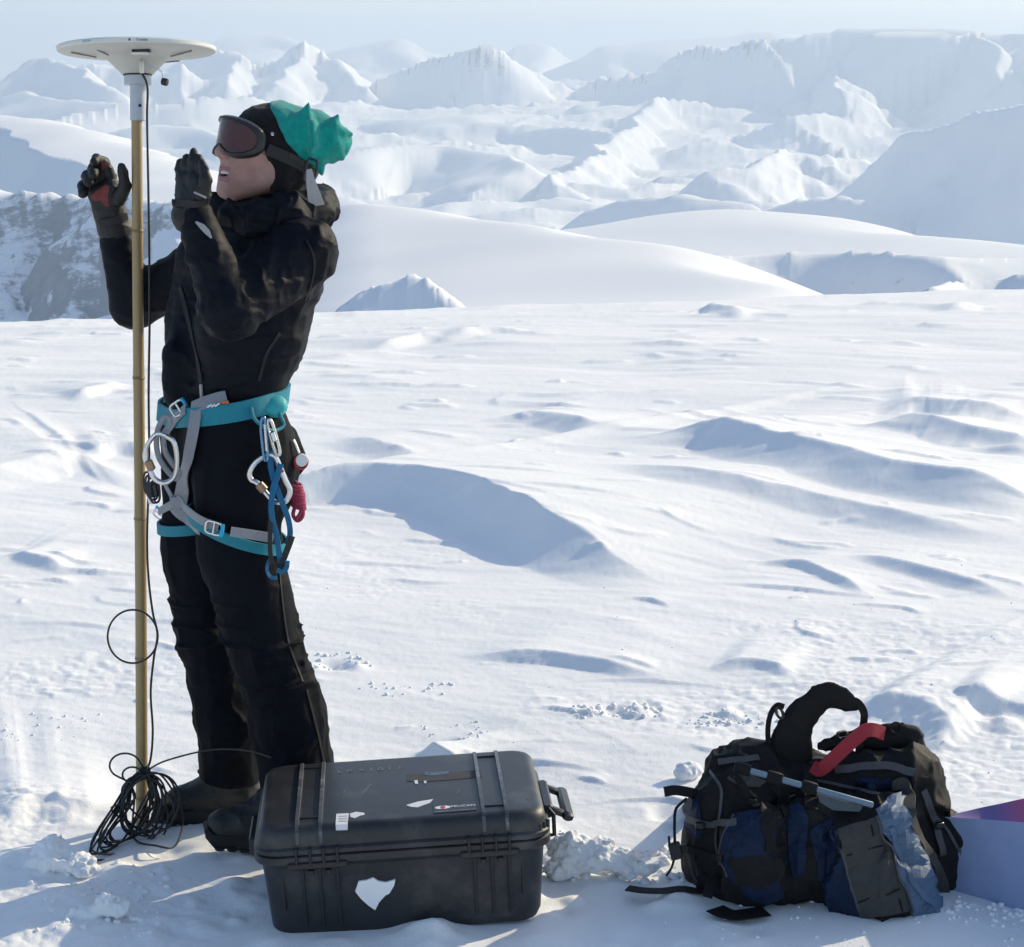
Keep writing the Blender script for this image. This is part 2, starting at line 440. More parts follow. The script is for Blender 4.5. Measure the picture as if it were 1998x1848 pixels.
# middle ridges in the valley
feat([(1420, 232, 10), (1360, 196, 9.6), (1290, 190, 9.4), (1255, 216, 9.0), (1215, 250, 8.4), (1180, 285, 7.6), (1130, 325, 6.8), (1095, 352, 6.2)], .75, gul=.20, gs=300, jag=9)
feat([(1490, 240, 9.6), (1530, 226, 9.6), (1600, 222, 9.8), (1690, 230, 10.2)], .5, gul=.2, gs=350, jag=10)
feat([(950, 268, 9.4), (1010, 262, 9.2), (1090, 248, 9.0), (1145, 250, 8.8), (1180, 268, 8.6)], .6, gul=.12, gs=500)
feat([(700, 242, 10.5), (780, 232, 10.5), (860, 226, 10.5), (960, 222, 10.8), (1060, 224, 11)], .30, gul=.12, gs=350)
feat([(660, 300, 6.4), (760, 286, 6.6), (860, 284, 6.8), (960, 300, 6.6), (1030, 318, 6.2)], .4, gul=.25, gs=320)
feat([(1400, 336, 5.6), (1490, 304, 5.9), (1545, 292, 6.1), (1600, 300, 6.1), (1680, 310, 6.2)], .6, gul=.3, gs=260, jag=8)
feat([(1170, 412, 4.4), (1240, 388, 4.35), (1330, 378, 4.3), (1400, 388, 4.25), (1450, 396, 4.2)], .5, gul=.16, gs=260, jag=3)
feat([(1500, 402, 4.4), (1560, 386, 4.35), (1630, 380, 4.3), (1700, 396, 4.25)], .5, gul=.16, gs=260, jag=3)
feat([(40, 176, 11), (140, 196, 10), (250, 200, 9.6), (360, 190, 9.8), (470, 186, 10)], .28, gul=.10, gs=420)
feat([(240, 250, 7.4), (330, 244, 7.3), (400, 262, 7.1), (470, 292, 6.8)], .35, gul=.5, gs=300)
# big right slope in shade
feat([(2260, 205, 3.9), (2060, 199, 4.2), (1965, 201, 4.4), (1925, 214, 4.5), (1880, 238, 4.6), (1830, 268, 4.75), (1780, 300, 4.9), (1735, 336, 5.05), (1690, 392, 5.2)], .95, far=.5, gul=.12, gs=500, jag=14, rock=.10)
# smooth domes
feat([(570, 500, .800), (605, 425, .790), (640, 394, .780), (720, 397, .765), (800, 408, .74), (900, 424, .70), (1000, 438, .66), (1100, 455, .61), (1200, 478, .56), (1300, 507, .51), (1400, 540, .46), (1530, 578, .40), (1650, 640, .36)], .12, far=.3, gul=.02, gs=90, end=1.3, cut=745, rnd=.012)
feat([(700, 590, .446), (745, 566, .442), (775, 545, .437), (800, 534, .432), (822, 548, .428), (850, 572, .424), (885, 594, .42)], .62, gul=.16, gs=24, rock=.32, jag=.6, rnd=.004)
feat([(1090, 470, 1.86), (1180, 446, 1.85), (1270, 422, 1.84), (1380, 412, 1.82), (1500, 418, 1.78), (1600, 432, 1.74), (1700, 450, 1.68), (1850, 466, 1.60), (2000, 490, 1.52), (2150, 520, 1.45)], .10, far=.3, gul=.05, gs=160, rnd=.03)
feat([(1250, 520, .95), (1340, 500, 1.0), (1450, 492, 1.05), (1600, 492, 1.05), (1800, 500, 1.0), (2060, 508, 1.0)], .50, gul=.0, gs=110, rock=.22, rnd=.01)
feat([(1780, 562, .30), (1850, 552, .31), (1930, 546, .32), (2000, 536, .32), (2100, 520, .32)], .5, gul=.35, gs=14, rock=.3)
# left slope and its rocky face
feat([(-200, 205, 3.040), (-60, 220, 2.880), (0, 229, 2.800), (60, 233, 2.720), (120, 252, 2.560), (200, 280, 2.400), (260, 304, 2.240), (330, 335, 2.080), (420, 385, 1.840), (520, 450, 1.600), (620, 520, 1.360)], .13, far=.3, gul=.03, gs=120, rnd=.02, brk=70)
feat([(-220, 350, 1.856), (-60, 362, 1.824), (60, 372, 1.792), (140, 384, 1.760), (200, 384, 1.728), (270, 380, 1.696), (340, 392, 1.664), (430, 400, 1.632), (520, 420, 1.600)], .72, far=.6, gul=.30, gs=130, rock=.47, jag=3, end=1.2)

def build_terrain():
    az = np.concatenate([np.radians(np.linspace(-44, -16.2, 40))[:-1], np.radians(np.linspace(-16.2, 16.2, 900)), np.radians(np.linspace(16.2, 44, 40))[1:]])
    r = np.concatenate([np.geomspace(82, 280, 16)[:-1], np.geomspace(280, 2000, 270)[:-1], np.geomspace(2000, 19000, 400)[:-1], np.geomspace(19000, 62000, 70)])
    A, RR = np.meshgrid(az, r, indexing='ij')
    X = np.sin(A) * RR; Y = np.cos(A) * RR
    floor = -395 + np.clip((RR - 1500) / 12000, 0, 1) * 70 * noise2(X / 2600, Y / 2600, 40) + np.clip((RR - 800) / 4000, 0, 1) * 38 * fbm2(X / 700, Y / 700, 4, 41)
    xr = X * .82 + Y * .57; yr = -X * .57 + Y * .82
    floor = floor + np.clip((RR - 2200) / 1500, 0, 1) * 30 * (ridge2(xr / 900 + .3 * noise2(X / 500, Y / 500, 3), yr / 420, 4, 43) - .7)
    floor = floor + smooth01((RR - 6000) / 4800) * 185
    gb = ground_base(X, Y) - 4.0 * np.clip((RR - 60) / 60, 0, 1)
    H = np.maximum(gb, floor)
    rock = np.zeros_like(H)
    base = H.copy()
    for k, f in enumerate(FEATS):
        p = f['p']
        dmax = (p[:, 2].max() + 420) / min(f['near'], f['far']) * 1.4 + 50
        m = (X > p[:, 0].min() - dmax) & (X < p[:, 0].max() + dmax) & (Y > p[:, 1].min() - dmax) & (Y < p[:, 1].max() + dmax)
        if not m.any(): continue
        x = X[m]; y = Y[m]
        sc = np.median(p[:, 1])
        wob = f['gs'] * .22
        xw = x + wob * noise2(x / f['gs'], y / f['gs'], 60 + k); yw = y + wob * noise2(x / f['gs'] + 9, y / f['gs'], 61 + k)
        pc = catmull(p, 170)
        d, t, over = crest_frame(xw, yw, pc)
        L = np.hypot(*(pc[-1, :2] - pc[0, :2]))
        sm = (pc[:, :2] - pc[0, :2]) @ ((pc[-1, :2] - pc[0, :2]) / L)
        if np.diff(sm).min() < -.002 * L: print('NONMONO', k, p[0], np.diff(sm).min() / L)
        a = pc[0, :2]; u_ = (pc[-1, :2] - a) / L
        zc = np.interp(t, np.maximum.accumulate((pc[:, :2] - a) @ u_), pc[:, 2])
        sd = d
        zc = zc + f['jag'] * (ridge2(x / f['gs'] * 2.2, y / f['gs'] * 2.2, 3, 70 + k) - .75)
        dirn = np.sign(p[-1, 0] - p[0, 0])
        slope = np.where(sd * dirn > 0, f['near'], f['far'])
        c_ = f['rnd'] * sc
        drop = slope * (np.sqrt(d * d + c_ * c_) - c_) ** f['pw'] * (sc * .05) ** (1 - f['pw']) + np.abs(over) * max(f['near'], f['end'])
        if f['brk']: drop = drop + .9 * np.clip(np.abs(d) - f['brk'], 0, None)
        if f['cut']:
            e_ = np.clip((f['cut'] - 999) / FPX / math.cos(PITCH) * y - x, 0, None); drop = drop + .62 * (np.sqrt(e_ * e_ + 2500) - 50) * (1 + .3 * noise2(x / 60, y / 60, 7))
        g = ridge2(xw / f['gs'], yw / f['gs'] * .8, 3, 80 + k)
        depth = np.clip(drop, 0, None)
        h = zc - drop - f['gul'] * (g - .35) * np.minimum(depth, f['gs'] * .5) * .9
        if f['strata']:
            st = 26.0
            q = (h + 5 * noise2(x / 500, y / 500, 8)) / st; fr = q - np.floor(q)
            h2 = (np.floor(q) + smooth01(np.clip((fr - .5) / .3, 0, 1))) * st
            h = h + (h2 - h) * .8 * np.clip(1 - depth / 160, 0, 1)
        up = h > H[m]
        Hm = H[m]; Hm[up] = h[up]; H[m] = Hm
        rm = rock[m]
        rk = f['rock'] * np.where(sd * dirn > 0, 1, .4) * np.clip(1.25 - depth / (zc + 420 + 1e-3) * .9, 0, 1)
        if f['strata']:
            bd = np.sin((h + 9 * noise2(x / 300, y / 300, 18)) * (2 * math.pi / 34)) * .5 + .5
            rk = rk + .50 * np.clip(1 - depth / 150, 0, 1) * bd * np.clip(.75 + noise2(x / 140, y / 140, 19), 0, 1.2)
        rm[up] = rk[up]; rock[m] = rm
    amp = np.clip((H - base) / 120, 0, 1)
    small = fbm2(X / 60, Y / 60, 3, 91)
    rocky = np.clip(rock * 2.2, 0, 1)
    H = H + rocky * np.clip(RR / 900, 0, 1.2) * (3.5 * (ridge2(X / 70, Y / 70, 3, 92) - .6)) * np.clip((3500 - RR) / 1500, 0, 1)
    H = H + amp * np.clip((RR - 2500) / 4000, 0, 1) * 9 * fbm2(X / 330, Y / 330, 2, 94)
    # steeper ground sheds its snow
    gx = np.gradient(H, axis=0) / (np.gradient(A, axis=0) * RR); gy = np.gradient(H, axis=1) / np.gradient(RR, axis=1)
    sl = np.hypot(gx, gy)
    rock = rock + np.where(rock > .05, np.clip((sl - .62) * .30, -.12, .24), 0)
    H[:, 0] -= 6
    o = grid_obj("mountain_terrain", np.stack([X, Y, H], -1), M_TERRAIN)
    tag(o, kind="structure")
    a = o.data.attributes.new("rock", 'FLOAT', 'POINT')
    a.data.foreach_set("value", rock.reshape(-1).astype(np.float32))
    return o

# ---- thin bank of cloud lying in the far valleys
def build_haze():
    me = bpy.data.meshes.new("haze")
    x0, x1, y0, y1, z0, z1 = -64000, 64000, -3000, 64000, -900, 900
    v = [(x, y, z) for z in (z0, z1) for y in (y0, y1) for x in (x0, x1)]
    f = [(0, 2, 3, 1), (4, 5, 7, 6), (0, 1, 5, 4), (2, 6, 7, 3), (0, 4, 6, 2), (1, 3, 7, 5)]
    me.from_pydata(v, [], f)
    m = bpy.data.materials.new("thin_air"); m.use_nodes = True
    nt = m.node_tree
    nt.nodes.remove(nt.nodes["Principled BSDF"])
    pv = nt.nodes.new("ShaderNodeVolumePrincipled")
    pv.inputs["Color"].default_value = (0.64, 0.735, 0.84, 1)
    pv.inputs["Density"].default_value = HAZE
    pv.inputs["Anisotropy"].default_value = 0.25
    nt.links.new(pv.outputs[0], nt.nodes["Material Output"].inputs["Volume"])
    me.materials.append(m)
    o = bpy.data.objects.new("haze", me); COL.objects.link(o)
    tag(o, kind="stuff")
    return o
HAZE = 8.6e-5
# ------------------------------------------------------------------ soft shapes from distance functions
def smin(a, b, k):
    h = np.clip(0.5 + 0.5 * (b - a) / k, 0, 1)
    return b + (a - b) * h - k * h * (1 - h)
def smax(a, b, k): return -smin(-a, -b, k)
def s_cone(P, a, b, r1, r2):
    a = np.asarray(a, np.float32); b = np.asarray(b, np.float32)
    ab = b - a; ap = P - a
    t = np.clip((ap @ ab) / (ab @ ab + 1e-9), 0, 1)
    d = np.linalg.norm(ap - t[..., None] * ab, axis=-1)
    return d - (r1 + (r2 - r1) * t)
def s_ell(P, c, r, M=None):
    q = P - np.asarray(c, np.float32)
    if M is not None: q = q @ np.asarray(M, np.float32)      # columns of M are the axes
    r = np.asarray(r, np.float32)
    k0 = np.linalg.norm(q / r, axis=-1); k1 = np.linalg.norm(q / (r * r), axis=-1)
    return k0 * (k0 - 1) / np.maximum(k1, 1e-6)
def s_box(P, c, h, rad, M=None):
    q = P - np.asarray(c, np.float32)
    if M is not None: q = q @ np.asarray(M, np.float32)
    q = np.abs(q) - (np.asarray(h, np.float32) - rad)
    return np.linalg.norm(np.maximum(q, 0), axis=-1) + np.minimum(q.max(-1), 0) - rad
def axis_steps(segs):
    """[(start, step), ..., (end,)] -> coordinates with a varying step"""
    out = []
    for i in range(len(segs) - 1):
        a, st = segs[i]; b = segs[i + 1][0]
        n = max(2, int(round((b - a) / st)))
        out.append(np.linspace(a, b, n, endpoint=False))
    out.append([segs[-1][0]])
    return np.concatenate(out)
def surface_net(f, xs, ys, zs):
    nx, ny, nz = len(xs), len(ys), len(zs)
    V = np.empty((nx, ny, nz), np.float32)
    XY = np.stack(np.meshgrid(ys, zs, indexing='ij'), -1).astype(np.float32)
    ch = max(1, int(1.2e6 // (ny * nz)))
    for i in range(0, nx, ch):
        k = min(ch, nx - i)
        P = np.empty((k, ny, nz, 3), np.float32)
        P[..., 0] = xs[i:i + k, None, None]; P[..., 1:] = XY
        V[i:i + k] = f(P)
    I = V < 0
    c = I[:-1, :-1, :-1].astype(np.int8)
    tot = np.zeros((nx - 1, ny - 1, nz - 1), np.int8)
    for a in (0, 1):
        for b in (0, 1):
            for d in (0, 1):
                tot += I[a:nx - 1 + a, b:ny - 1 + b, d:nz - 1 + d]
    act = (tot > 0) & (tot < 8)
    cid = np.argwhere(act)
    idx = np.full(act.shape, -1, np.int64); idx[act] = np.arange(len(cid))
    acc = np.zeros((len(cid), 3)); cnt = np.zeros(len(cid))
    ax = [xs, ys, zs]
    i0, j0, k0 = cid.T
    corners = [(a, b, d) for a in (0, 1) for b in (0, 1) for d in (0, 1)]
    for p in corners:
        for e in range(3):
            if p[e]: continue
            q = list(p); q[e] = 1
            va = V[i0 + p[0], j0 + p[1], k0 + p[2]]; vb = V[i0 + q[0], j0 + q[1], k0 + q[2]]
            m = (va < 0) != (vb < 0)
            t = np.where(m, va / (va - vb + 1e-12), 0)
            pos = []
            for a_, (o1, o2) in enumerate(zip(p, q)):
                base = (i0, j0, k0)[a_]
                c1 = ax[a_][base + o1]; c2 = ax[a_][base + o2]
                pos.append(c1 + (c2 - c1) * t)
            acc += np.where(m[:, None], np.stack(pos, -1), 0); cnt += m
    verts = acc / cnt[:, None]
    faces = []
    for e in range(3):
        a, b = [(1, 2), (2, 0), (0, 1)][e]
        sl = [slice(None)] * 3
        s1 = list(sl); s1[e] = slice(0, -1); s2 = list(sl); s2[e] = slice(1, None)
        for s_ in (s1, s2):
            s_[a] = slice(1, -1); s_[b] = slice(1, -1)
        A = I[tuple(s1)]; B = I[tuple(s2)]
        for inside_first in (True, False):
            m = (A & ~B) if inside_first else (~A & B)
            w = np.argwhere(m)
            if not len(w): continue
            w[:, a] += 1; w[:, b] += 1
            def at(da, db):
                v = w.copy(); v[:, a] -= da; v[:, b] -= db
                return idx[v[:, 0], v[:, 1], v[:, 2]]
            quad = np.stack([at(1, 1), at(0, 1), at(0, 0), at(1, 0)], -1)
            if not inside_first: quad = quad[:, ::-1]
            faces.append(quad)
    return verts, np.concatenate(faces)
def fast_mesh(name, verts, quads, mat, parent=None, mats=None, mat_idx=None):
    me = bpy.data.meshes.new(name)
    off = np.array(parent_loc(parent)) if parent is not None else np.zeros(3)
    me.vertices.add(len(verts)); me.vertices.foreach_set("co", (verts - off).reshape(-1).astype(np.float32))
    me.loops.add(quads.size); me.loops.foreach_set("vertex_index", quads.reshape(-1).astype(np.int32))
    n, k = quads.shape
    me.polygons.add(n); me.polygons.foreach_set("loop_start", np.arange(0, n * k, k, dtype=np.int32))
    me.polygons.foreach_set("loop_total", np.full(n, k, np.int32))
    me.update(calc_edges=True)
    me.polygons.foreach_set("use_smooth", np.ones(n, bool))
    for m in (mats or [mat]): me.materials.append(m)
    if mat_idx is not None: me.polygons.foreach_set("material_index", mat_idx.astype(np.int32))
    me.validate()
    o = bpy.data.objects.new(name, me); COL.objects.link(o)
    if parent is not None: o.parent = parent
    return o
def soft(name, f, lo, hi, step, mat, parent=None, xs=None, ys=None, zs=None):
    if xs is None: xs = np.arange(lo[0], hi[0] + step, step)
    if ys is None: ys = np.arange(lo[1], hi[1] + step, step)
    if zs is None: zs = np.arange(lo[2], hi[2] + step, step)
    v, q = surface_net(f, xs, ys, zs)
    return fast_mesh(name, v, q, mat, parent)
def trace(f, u, v, tmin=2.5, tmax=6.0):
    """first hit of the line of sight through (u, v) on a distance function, and the normal there"""
    d = ray(u, v); d = d / np.linalg.norm(d, axis=-1, keepdims=True)
    return march(f, np.broadcast_to(EYE, d.shape), d, tmin, tmax)
def march(f, o, d, tmin, tmax):
    t = np.full(d.shape[:-1], tmin)
    for _ in range(70):
        P = (o + d * t[..., None]).astype(np.float32)
        s = f(P)
        t = np.minimum(t + np.clip(s * .8, -.02, .3), tmax)
    P = o + d * t[..., None]
    e = 0.004; Nn = np.zeros_like(P)
    for a in range(3):
        q = np.zeros(3); q[a] = e
        Nn[..., a] = f((P + q).astype(np.float32)) - f((P - q).astype(np.float32))
    Nn /= np.linalg.norm(Nn, axis=-1, keepdims=True) + 1e-9
    return P, Nn

# ------------------------------------------------------------------ strips, tubes, patches, lathes, boxes
class MB:
    def __init__(s): s.v = []; s.f = []
    def add(s, v, f):
        o = len(s.v); s.v.extend([tuple(map(float, p)) for p in v]); s.f.extend([tuple(int(i) + o for i in q) for q in f]); return s
    def tube(s, pts, r, n=8, closed=False, cap=True):
        pts = np.asarray(pts, float); m = len(pts)
        r = np.broadcast_to(np.asarray(r, float), (m,))
        if closed: T = np.roll(pts, -1, 0) - np.roll(pts, 1, 0)
        else: T = np.gradient(pts, axis=0)
        T /= np.linalg.norm(T, axis=1, keepdims=True) + 1e-12
        nrm = np.cross(T[0], [0.31, 0.52, 0.8]); nrm /= np.linalg.norm(nrm)
        V = []
        for i in range(m):
            nrm = nrm - T[i] * (nrm @ T[i]); nrm /= np.linalg.norm(nrm) + 1e-12
            b = np.cross(T[i], nrm)
            for k in range(n):
                a = 2 * math.pi * k / n
                V.append(pts[i] + r[i] * (math.cos(a) * nrm + math.sin(a) * b))
        F = []
        for i in range(m if closed else m - 1):
            j = (i + 1) % m
            for k in range(n):
                F.append((i * n + k, i * n + (k + 1) % n, j * n + (k + 1) % n, j * n + k))
        if cap and not closed:
            F.append(tuple(range(n))[::-1]); F.append(tuple((m - 1) * n + k for k in range(n)))
        return s.add(V, F)
    def box(s, c, h, M=None, bev=0.0):
        c = np.asarray(c, float); h = np.asarray(h, float)
        M = np.eye(3) if M is None else np.asarray(M, float)
        if bev <= 0:
            V = [c + M @ (h * np.array(q)) for q in [(-1,-1,-1),(1,-1,-1),(1,1,-1),(-1,1,-1),(-1,-1,1),(1,-1,1),(1,1,1),(-1,1,1)]]
            return s.add(V, [(0,3,2,1),(4,5,6,7),(0,1,5,4),(1,2,6,5),(2,3,7,6),(3,0,4,7)])
        b = min(bev, h.min() * .95)
        V = []; F = []
        ring = lambda hx, hy, z: [c + M @ np.array(p) for p in [(-hx + b, -hy, z), (hx - b, -hy, z), (hx, -hy + b, z), (hx, hy - b, z), (hx - b, hy, z), (-hx + b, hy, z), (-hx, hy - b, z), (-hx, -hy + b, z)]]
        R_ = [ring(h[0] - b, h[1] - b, -h[2]), ring(h[0], h[1], -h[2] + b), ring(h[0], h[1], h[2] - b), ring(h[0] - b, h[1] - b, h[2])]
        for q in R_: V += q
        for i in range(3):
            for k in range(8): F.append((i*8+k, i*8+(k+1)%8, (i+1)*8+(k+1)%8, (i+1)*8+k))
        F.append(tuple(range(8))[::-1]); F.append(tuple(24 + k for k in range(8)))
        return s.add(V, F)
    def lathe(s, prof, n=48, M=None, o=(0,0,0)):
        M = np.eye(3) if M is None else np.asarray(M, float); o = np.asarray(o, float)
        V = []; F = []; m = len(prof)
        for r, z in prof:
            for k in range(n):
                a = 2 * math.pi * k / n
                V.append(o + M @ np.array([r * math.cos(a), r * math.sin(a), z]))
        for i in range(m - 1):
            for k in range(n): F.append((i*n+k, i*n+(k+1)%n, (i+1)*n+(k+1)%n, (i+1)*n+k))
        F.append(tuple(range(n))[::-1]); F.append(tuple((m-1)*n + k for k in range(n)))
        return s.add(V, F)
    def strip(s, pts, side, nrm, w, t):
        """flat webbing: centre line, direction across, outward normal, width, thickness"""
        pts = np.asarray(pts, float); m = len(pts)
        side = np.broadcast_to(side, pts.shape); nrm = np.broadcast_to(nrm, pts.shape)
        w = np.broadcast_to(np.asarray(w, float), (m,))
        V = []; F = []
        for i in range(m):
            a = side[i] * w[i] / 2; b = nrm[i] * t
            V += [pts[i] - a, pts[i] - a * .96 + b, pts[i] + a * .96 + b, pts[i] + a]
        for i in range(m - 1):
            for k in range(4): F.append((i*4+k, (i+1)*4+k, (i+1)*4+(k+1)%4, i*4+(k+1)%4))
        F.append((0, 1, 2, 3)); F.append(tuple((m-1)*4 + k for k in (3, 2, 1, 0)))
        return s.add(V, F)
    def done(s, name, mat, parent=None, smooth=True, sharp=35):
        o = mesh_obj(name, s.v, s.f, mat, parent, smooth)
        bm = bmesh.new(); bm.from_mesh(o.data)
        bmesh.ops.recalc_face_normals(bm, faces=bm.faces[:])
        if smooth:
            for e in bm.edges:
                if len(e.link_faces) == 2 and e.calc_face_angle(0) > R(sharp): e.smooth = False
        bm.to_mesh(o.data); bm.free()
        return o
def px_line(px, n=None, closed=False):
    p = np.asarray(px, float)
    if n is None: n = max(6, int(np.hypot(*np.diff(p, axis=0).T).sum() / 6))
    return catmull(p, n)
def webbing(f, px, w, t=0.002, lift=0.003, n=None):
    """webbing lying on a surface along a line seen in the picture: returns an MB"""
    q = px_line(px, n)
    P, Nn = trace(f, q[:, 0], q[:, 1])
    ok = np.abs(f(P.astype(np.float32))) < .012
    wid = np.broadcast_to(np.asarray(w, float), (len(P),))
    P, Nn, w = P[ok], Nn[ok], wid[ok]
    for _ in range(2): P[1:-1] = .25 * P[:-2] + .5 * P[1:-1] + .25 * P[2:]; Nn[1:-1] = .25 * Nn[:-2] + .5 * Nn[1:-1] + .25 * Nn[2:]
    T = np.gradient(P, axis=0); T /= np.linalg.norm(T, axis=1, keepdims=True)
    Sd = np.cross(Nn, T); Sd /= np.linalg.norm(Sd, axis=1, keepdims=True)
    return MB().strip(P + Nn * lift, Sd, Nn, w, t)
def patch(name, f, px, mat, parent, lift=0.003, t=0.004, step=9, smooth=True):
    """a sewn panel: a polygon seen in the picture laid on a surface and given thickness"""
    poly = np.asarray(px, float)
    bd = []
    for i in range(len(poly)):
        a, b = poly[i], poly[(i + 1) % len(poly)]
        k = max(1, int(np.hypot(*(b - a)) / step))
        for j in range(k): bd.append(a + (b - a) * j / k)
    bd = np.array(bd); nb = len(bd)
    lo, hi = poly.min(0), poly.max(0)
    gx, gy = np.meshgrid(np.arange(lo[0], hi[0], step), np.arange(lo[1], hi[1], step))
    q = np.stack([gx.ravel(), gy.ravel()], -1)
    x, y = q.T; ins = np.zeros(len(q), bool)
    dmin = np.full(len(q), 1e9)
    for i in range(nb):
        (x1, y1), (x2, y2) = bd[i], bd[(i + 1) % nb]
        c = ((y1 > y) != (y2 > y)) & (x < (x2 - x1) * (y - y1) / (y2 - y1 + 1e-12) + x1)
        ins ^= c; dmin = np.minimum(dmin, np.hypot(x - x1, y - y1))
    q = q[ins & (dmin > step * .6)]
    pts = np.concatenate([bd, q])
    co, _, fa, *_r = delaunay_2d_cdt([Vector(p) for p in pts], [(i, (i + 1) % nb) for i in range(nb)], [], 1, 1e-4)
    co = np.array([tuple(c) for c in co])
    P, Nn = trace(f, co[:, 0], co[:, 1])
    n = len(co)
    top = P + Nn * (lift + t); bot = P + Nn * (lift - .012)
    F = [tuple(int(i) for i in t_) for t_ in fa]
    cnt = {}
    for t_ in F:
        for i in range(3):
            e = (t_[i], t_[(i + 1) % 3]); cnt[e] = cnt.get(e, 0) + 1
    mb = MB()
    side = [(a, b, b + n, a + n) for (a, b) in cnt if (b, a) not in cnt]
    mb.add(np.concatenate([top, bot]), F + [tuple(i + n for i in t_[::-1]) for t_ in F] + side)
    return mb.done(name, mat, parent, smooth, sharp=60)
def basis(x, y=None, z=None):
    x = np.asarray(x, float); x = x / np.linalg.norm(x)
    u = np.array([0, 0, 1.0]) if z is None else np.asarray(z, float)
    y = np.cross(u, x); y /= np.linalg.norm(y); z = np.cross(x, y)
    return np.stack([x, y, z], 1)
def ring_px(c, M, ax, ay, n=40, p=2.0):
    a = np.linspace(0, 2 * math.pi, n, endpoint=False)
    ca, sa = np.cos(a), np.sin(a)
    q = np.stack([np.sign(ca) * np.abs(ca) ** (2 / p) * ax, np.sign(sa) * np.abs(sa) ** (2 / p) * ay, 0 * a], -1)
    return np.asarray(c) + q @ np.asarray(M).T
def text_obj(name, body, size, mat, parent, M, loc, depth=0.0004):
    cu = bpy.data.curves.new(name, 'FONT'); cu.body = body; cu.size = size; cu.extrude = depth; cu.align_x = 'CENTER'; cu.align_y = 'CENTER'
    t = bpy.data.objects.new(name, cu); COL.objects.link(t)
    bpy.context.view_layer.update()
    dg = bpy.context.evaluated_depsgraph_get()
    me = bpy.data.meshes.new_from_object(t.evaluated_get(dg))
    bpy.data.objects.remove(t)
    me.name = name
    v = np.array([tuple(p.co) for p in me.vertices]) @ np.asarray(M).T + np.asarray(loc)
    f = [tuple(p.vertices) for p in me.polygons]
    bpy.data.meshes.remove(me)
    return mesh_obj(name, v, f, mat, parent, smooth=False)
# ------------------------------------------------------------------ person
M_SKIN = surf("skin", (0.40, 0.225, 0.19), .6, var=.2, scale=30, bump=.05, bscale=500)
M_SKIN.node_tree.nodes["Principled BSDF"].inputs["Subsurface Weight"].default_value = 0.12
M_SKIN.node_tree.nodes["Principled BSDF"].inputs["Subsurface Radius"].default_value = (0.012, 0.005, 0.003)
M_LIP = surf("lips", (0.30, 0.13, 0.125), .4, var=.1)
M_MOUTH = surf("mouth_inside", (0.10, 0.03, 0.03), .6)
M_TEETH = surf("teeth", (0.78, 0.74, 0.66), .3, var=.04)
M_JACKET = surf("black_shell_cloth", (0.0036, 0.0054, 0.0098), .62, var=.2, scale=14, bump=.22, bscale=120, spec=.13, sheen=.0)
M_TROUSER = surf("black_trouser_cloth", (0.0038, 0.0052, 0.0086), .75, var=.25, scale=16, bump=.25, bscale=150, spec=.10, sheen=.0)
M_GLOVE = surf("black_glove_leather", (0.0065, 0.0065, 0.007), .6, var=.3, scale=60, bump=.25, bscale=220)
M_RED = surf("red_palm_print", (0.16, 0.022, 0.018), .6, var=.3, scale=90)
M_BOOT = surf("black_boot_leather", (0.008, 0.0078, 0.0078), .5, var=.35, scale=25, bump=.3, bscale=180, dirt=(.10, .085, .07), dscale=14, dlim=(.6, .85))
M_RUBBER = surf("black_rubber", (0.0055, 0.0058, 0.0062), .7)
M_TEAL = surf("teal_fleece", (0.0, 0.285, 0.235), .9, var=.22, scale=60, bump=.5, bscale=420, spec=.2, sheen=.35)
M_HATBLACK = surf("black_fleece", (0.009, 0.0085, 0.009), .9, var=.2, scale=60, bump=.5, bscale=420, spec=.2, sheen=.15)
M_GFRAME = surf("goggle_frame_plastic", (0.014, 0.014, 0.016), .38, var=.1)
M_LENS = surf("amber_goggle_lens", (0.070, 0.016, 0.008), .16, var=.25, scale=9, coat=.25, spec=.35, rvar=.03)
M_STRAPD = surf("black_elastic", (0.018, 0.017, 0.018), .7, var=.2, scale=200, bump=.3, bscale=900)
M_STRAPL = surf("pale_grey_webbing", (0.36, 0.35, 0.34), .7, var=.08, scale=200, bump=.3, bscale=900)
M_STEEL = surf("polished_aluminium", (0.62, 0.62, 0.62), .26, metal=1.0, var=.06, scale=60)
M_DARKMETAL = surf("dark_metal", (0.05, 0.05, 0.055), .4, metal=.7, var=.2)

FACE_T = np.array([-.85, -.53, 0.0]); FACE_T /= np.linalg.norm(FACE_T)      # where the chest points
LAT = np.array([-FACE_T[1], FACE_T[0], 0.0])                                # towards her left, nearer the camera
K = 865.0
def folds(P, fx, fy, fz, seed, amp):
    q = P * np.array([fx, fy, fz], np.float32)
    n = noise3(q, seed); n2 = noise3(q * 2.1 + 7.3, seed + 3)
    return amp * 1.5 * (np.clip(1 - np.abs(n) * 2.7, 0, 1) ** 1.6 + .5 * np.clip(1 - np.abs(n2) * 2.7, 0, 1) ** 1.6 - .35)
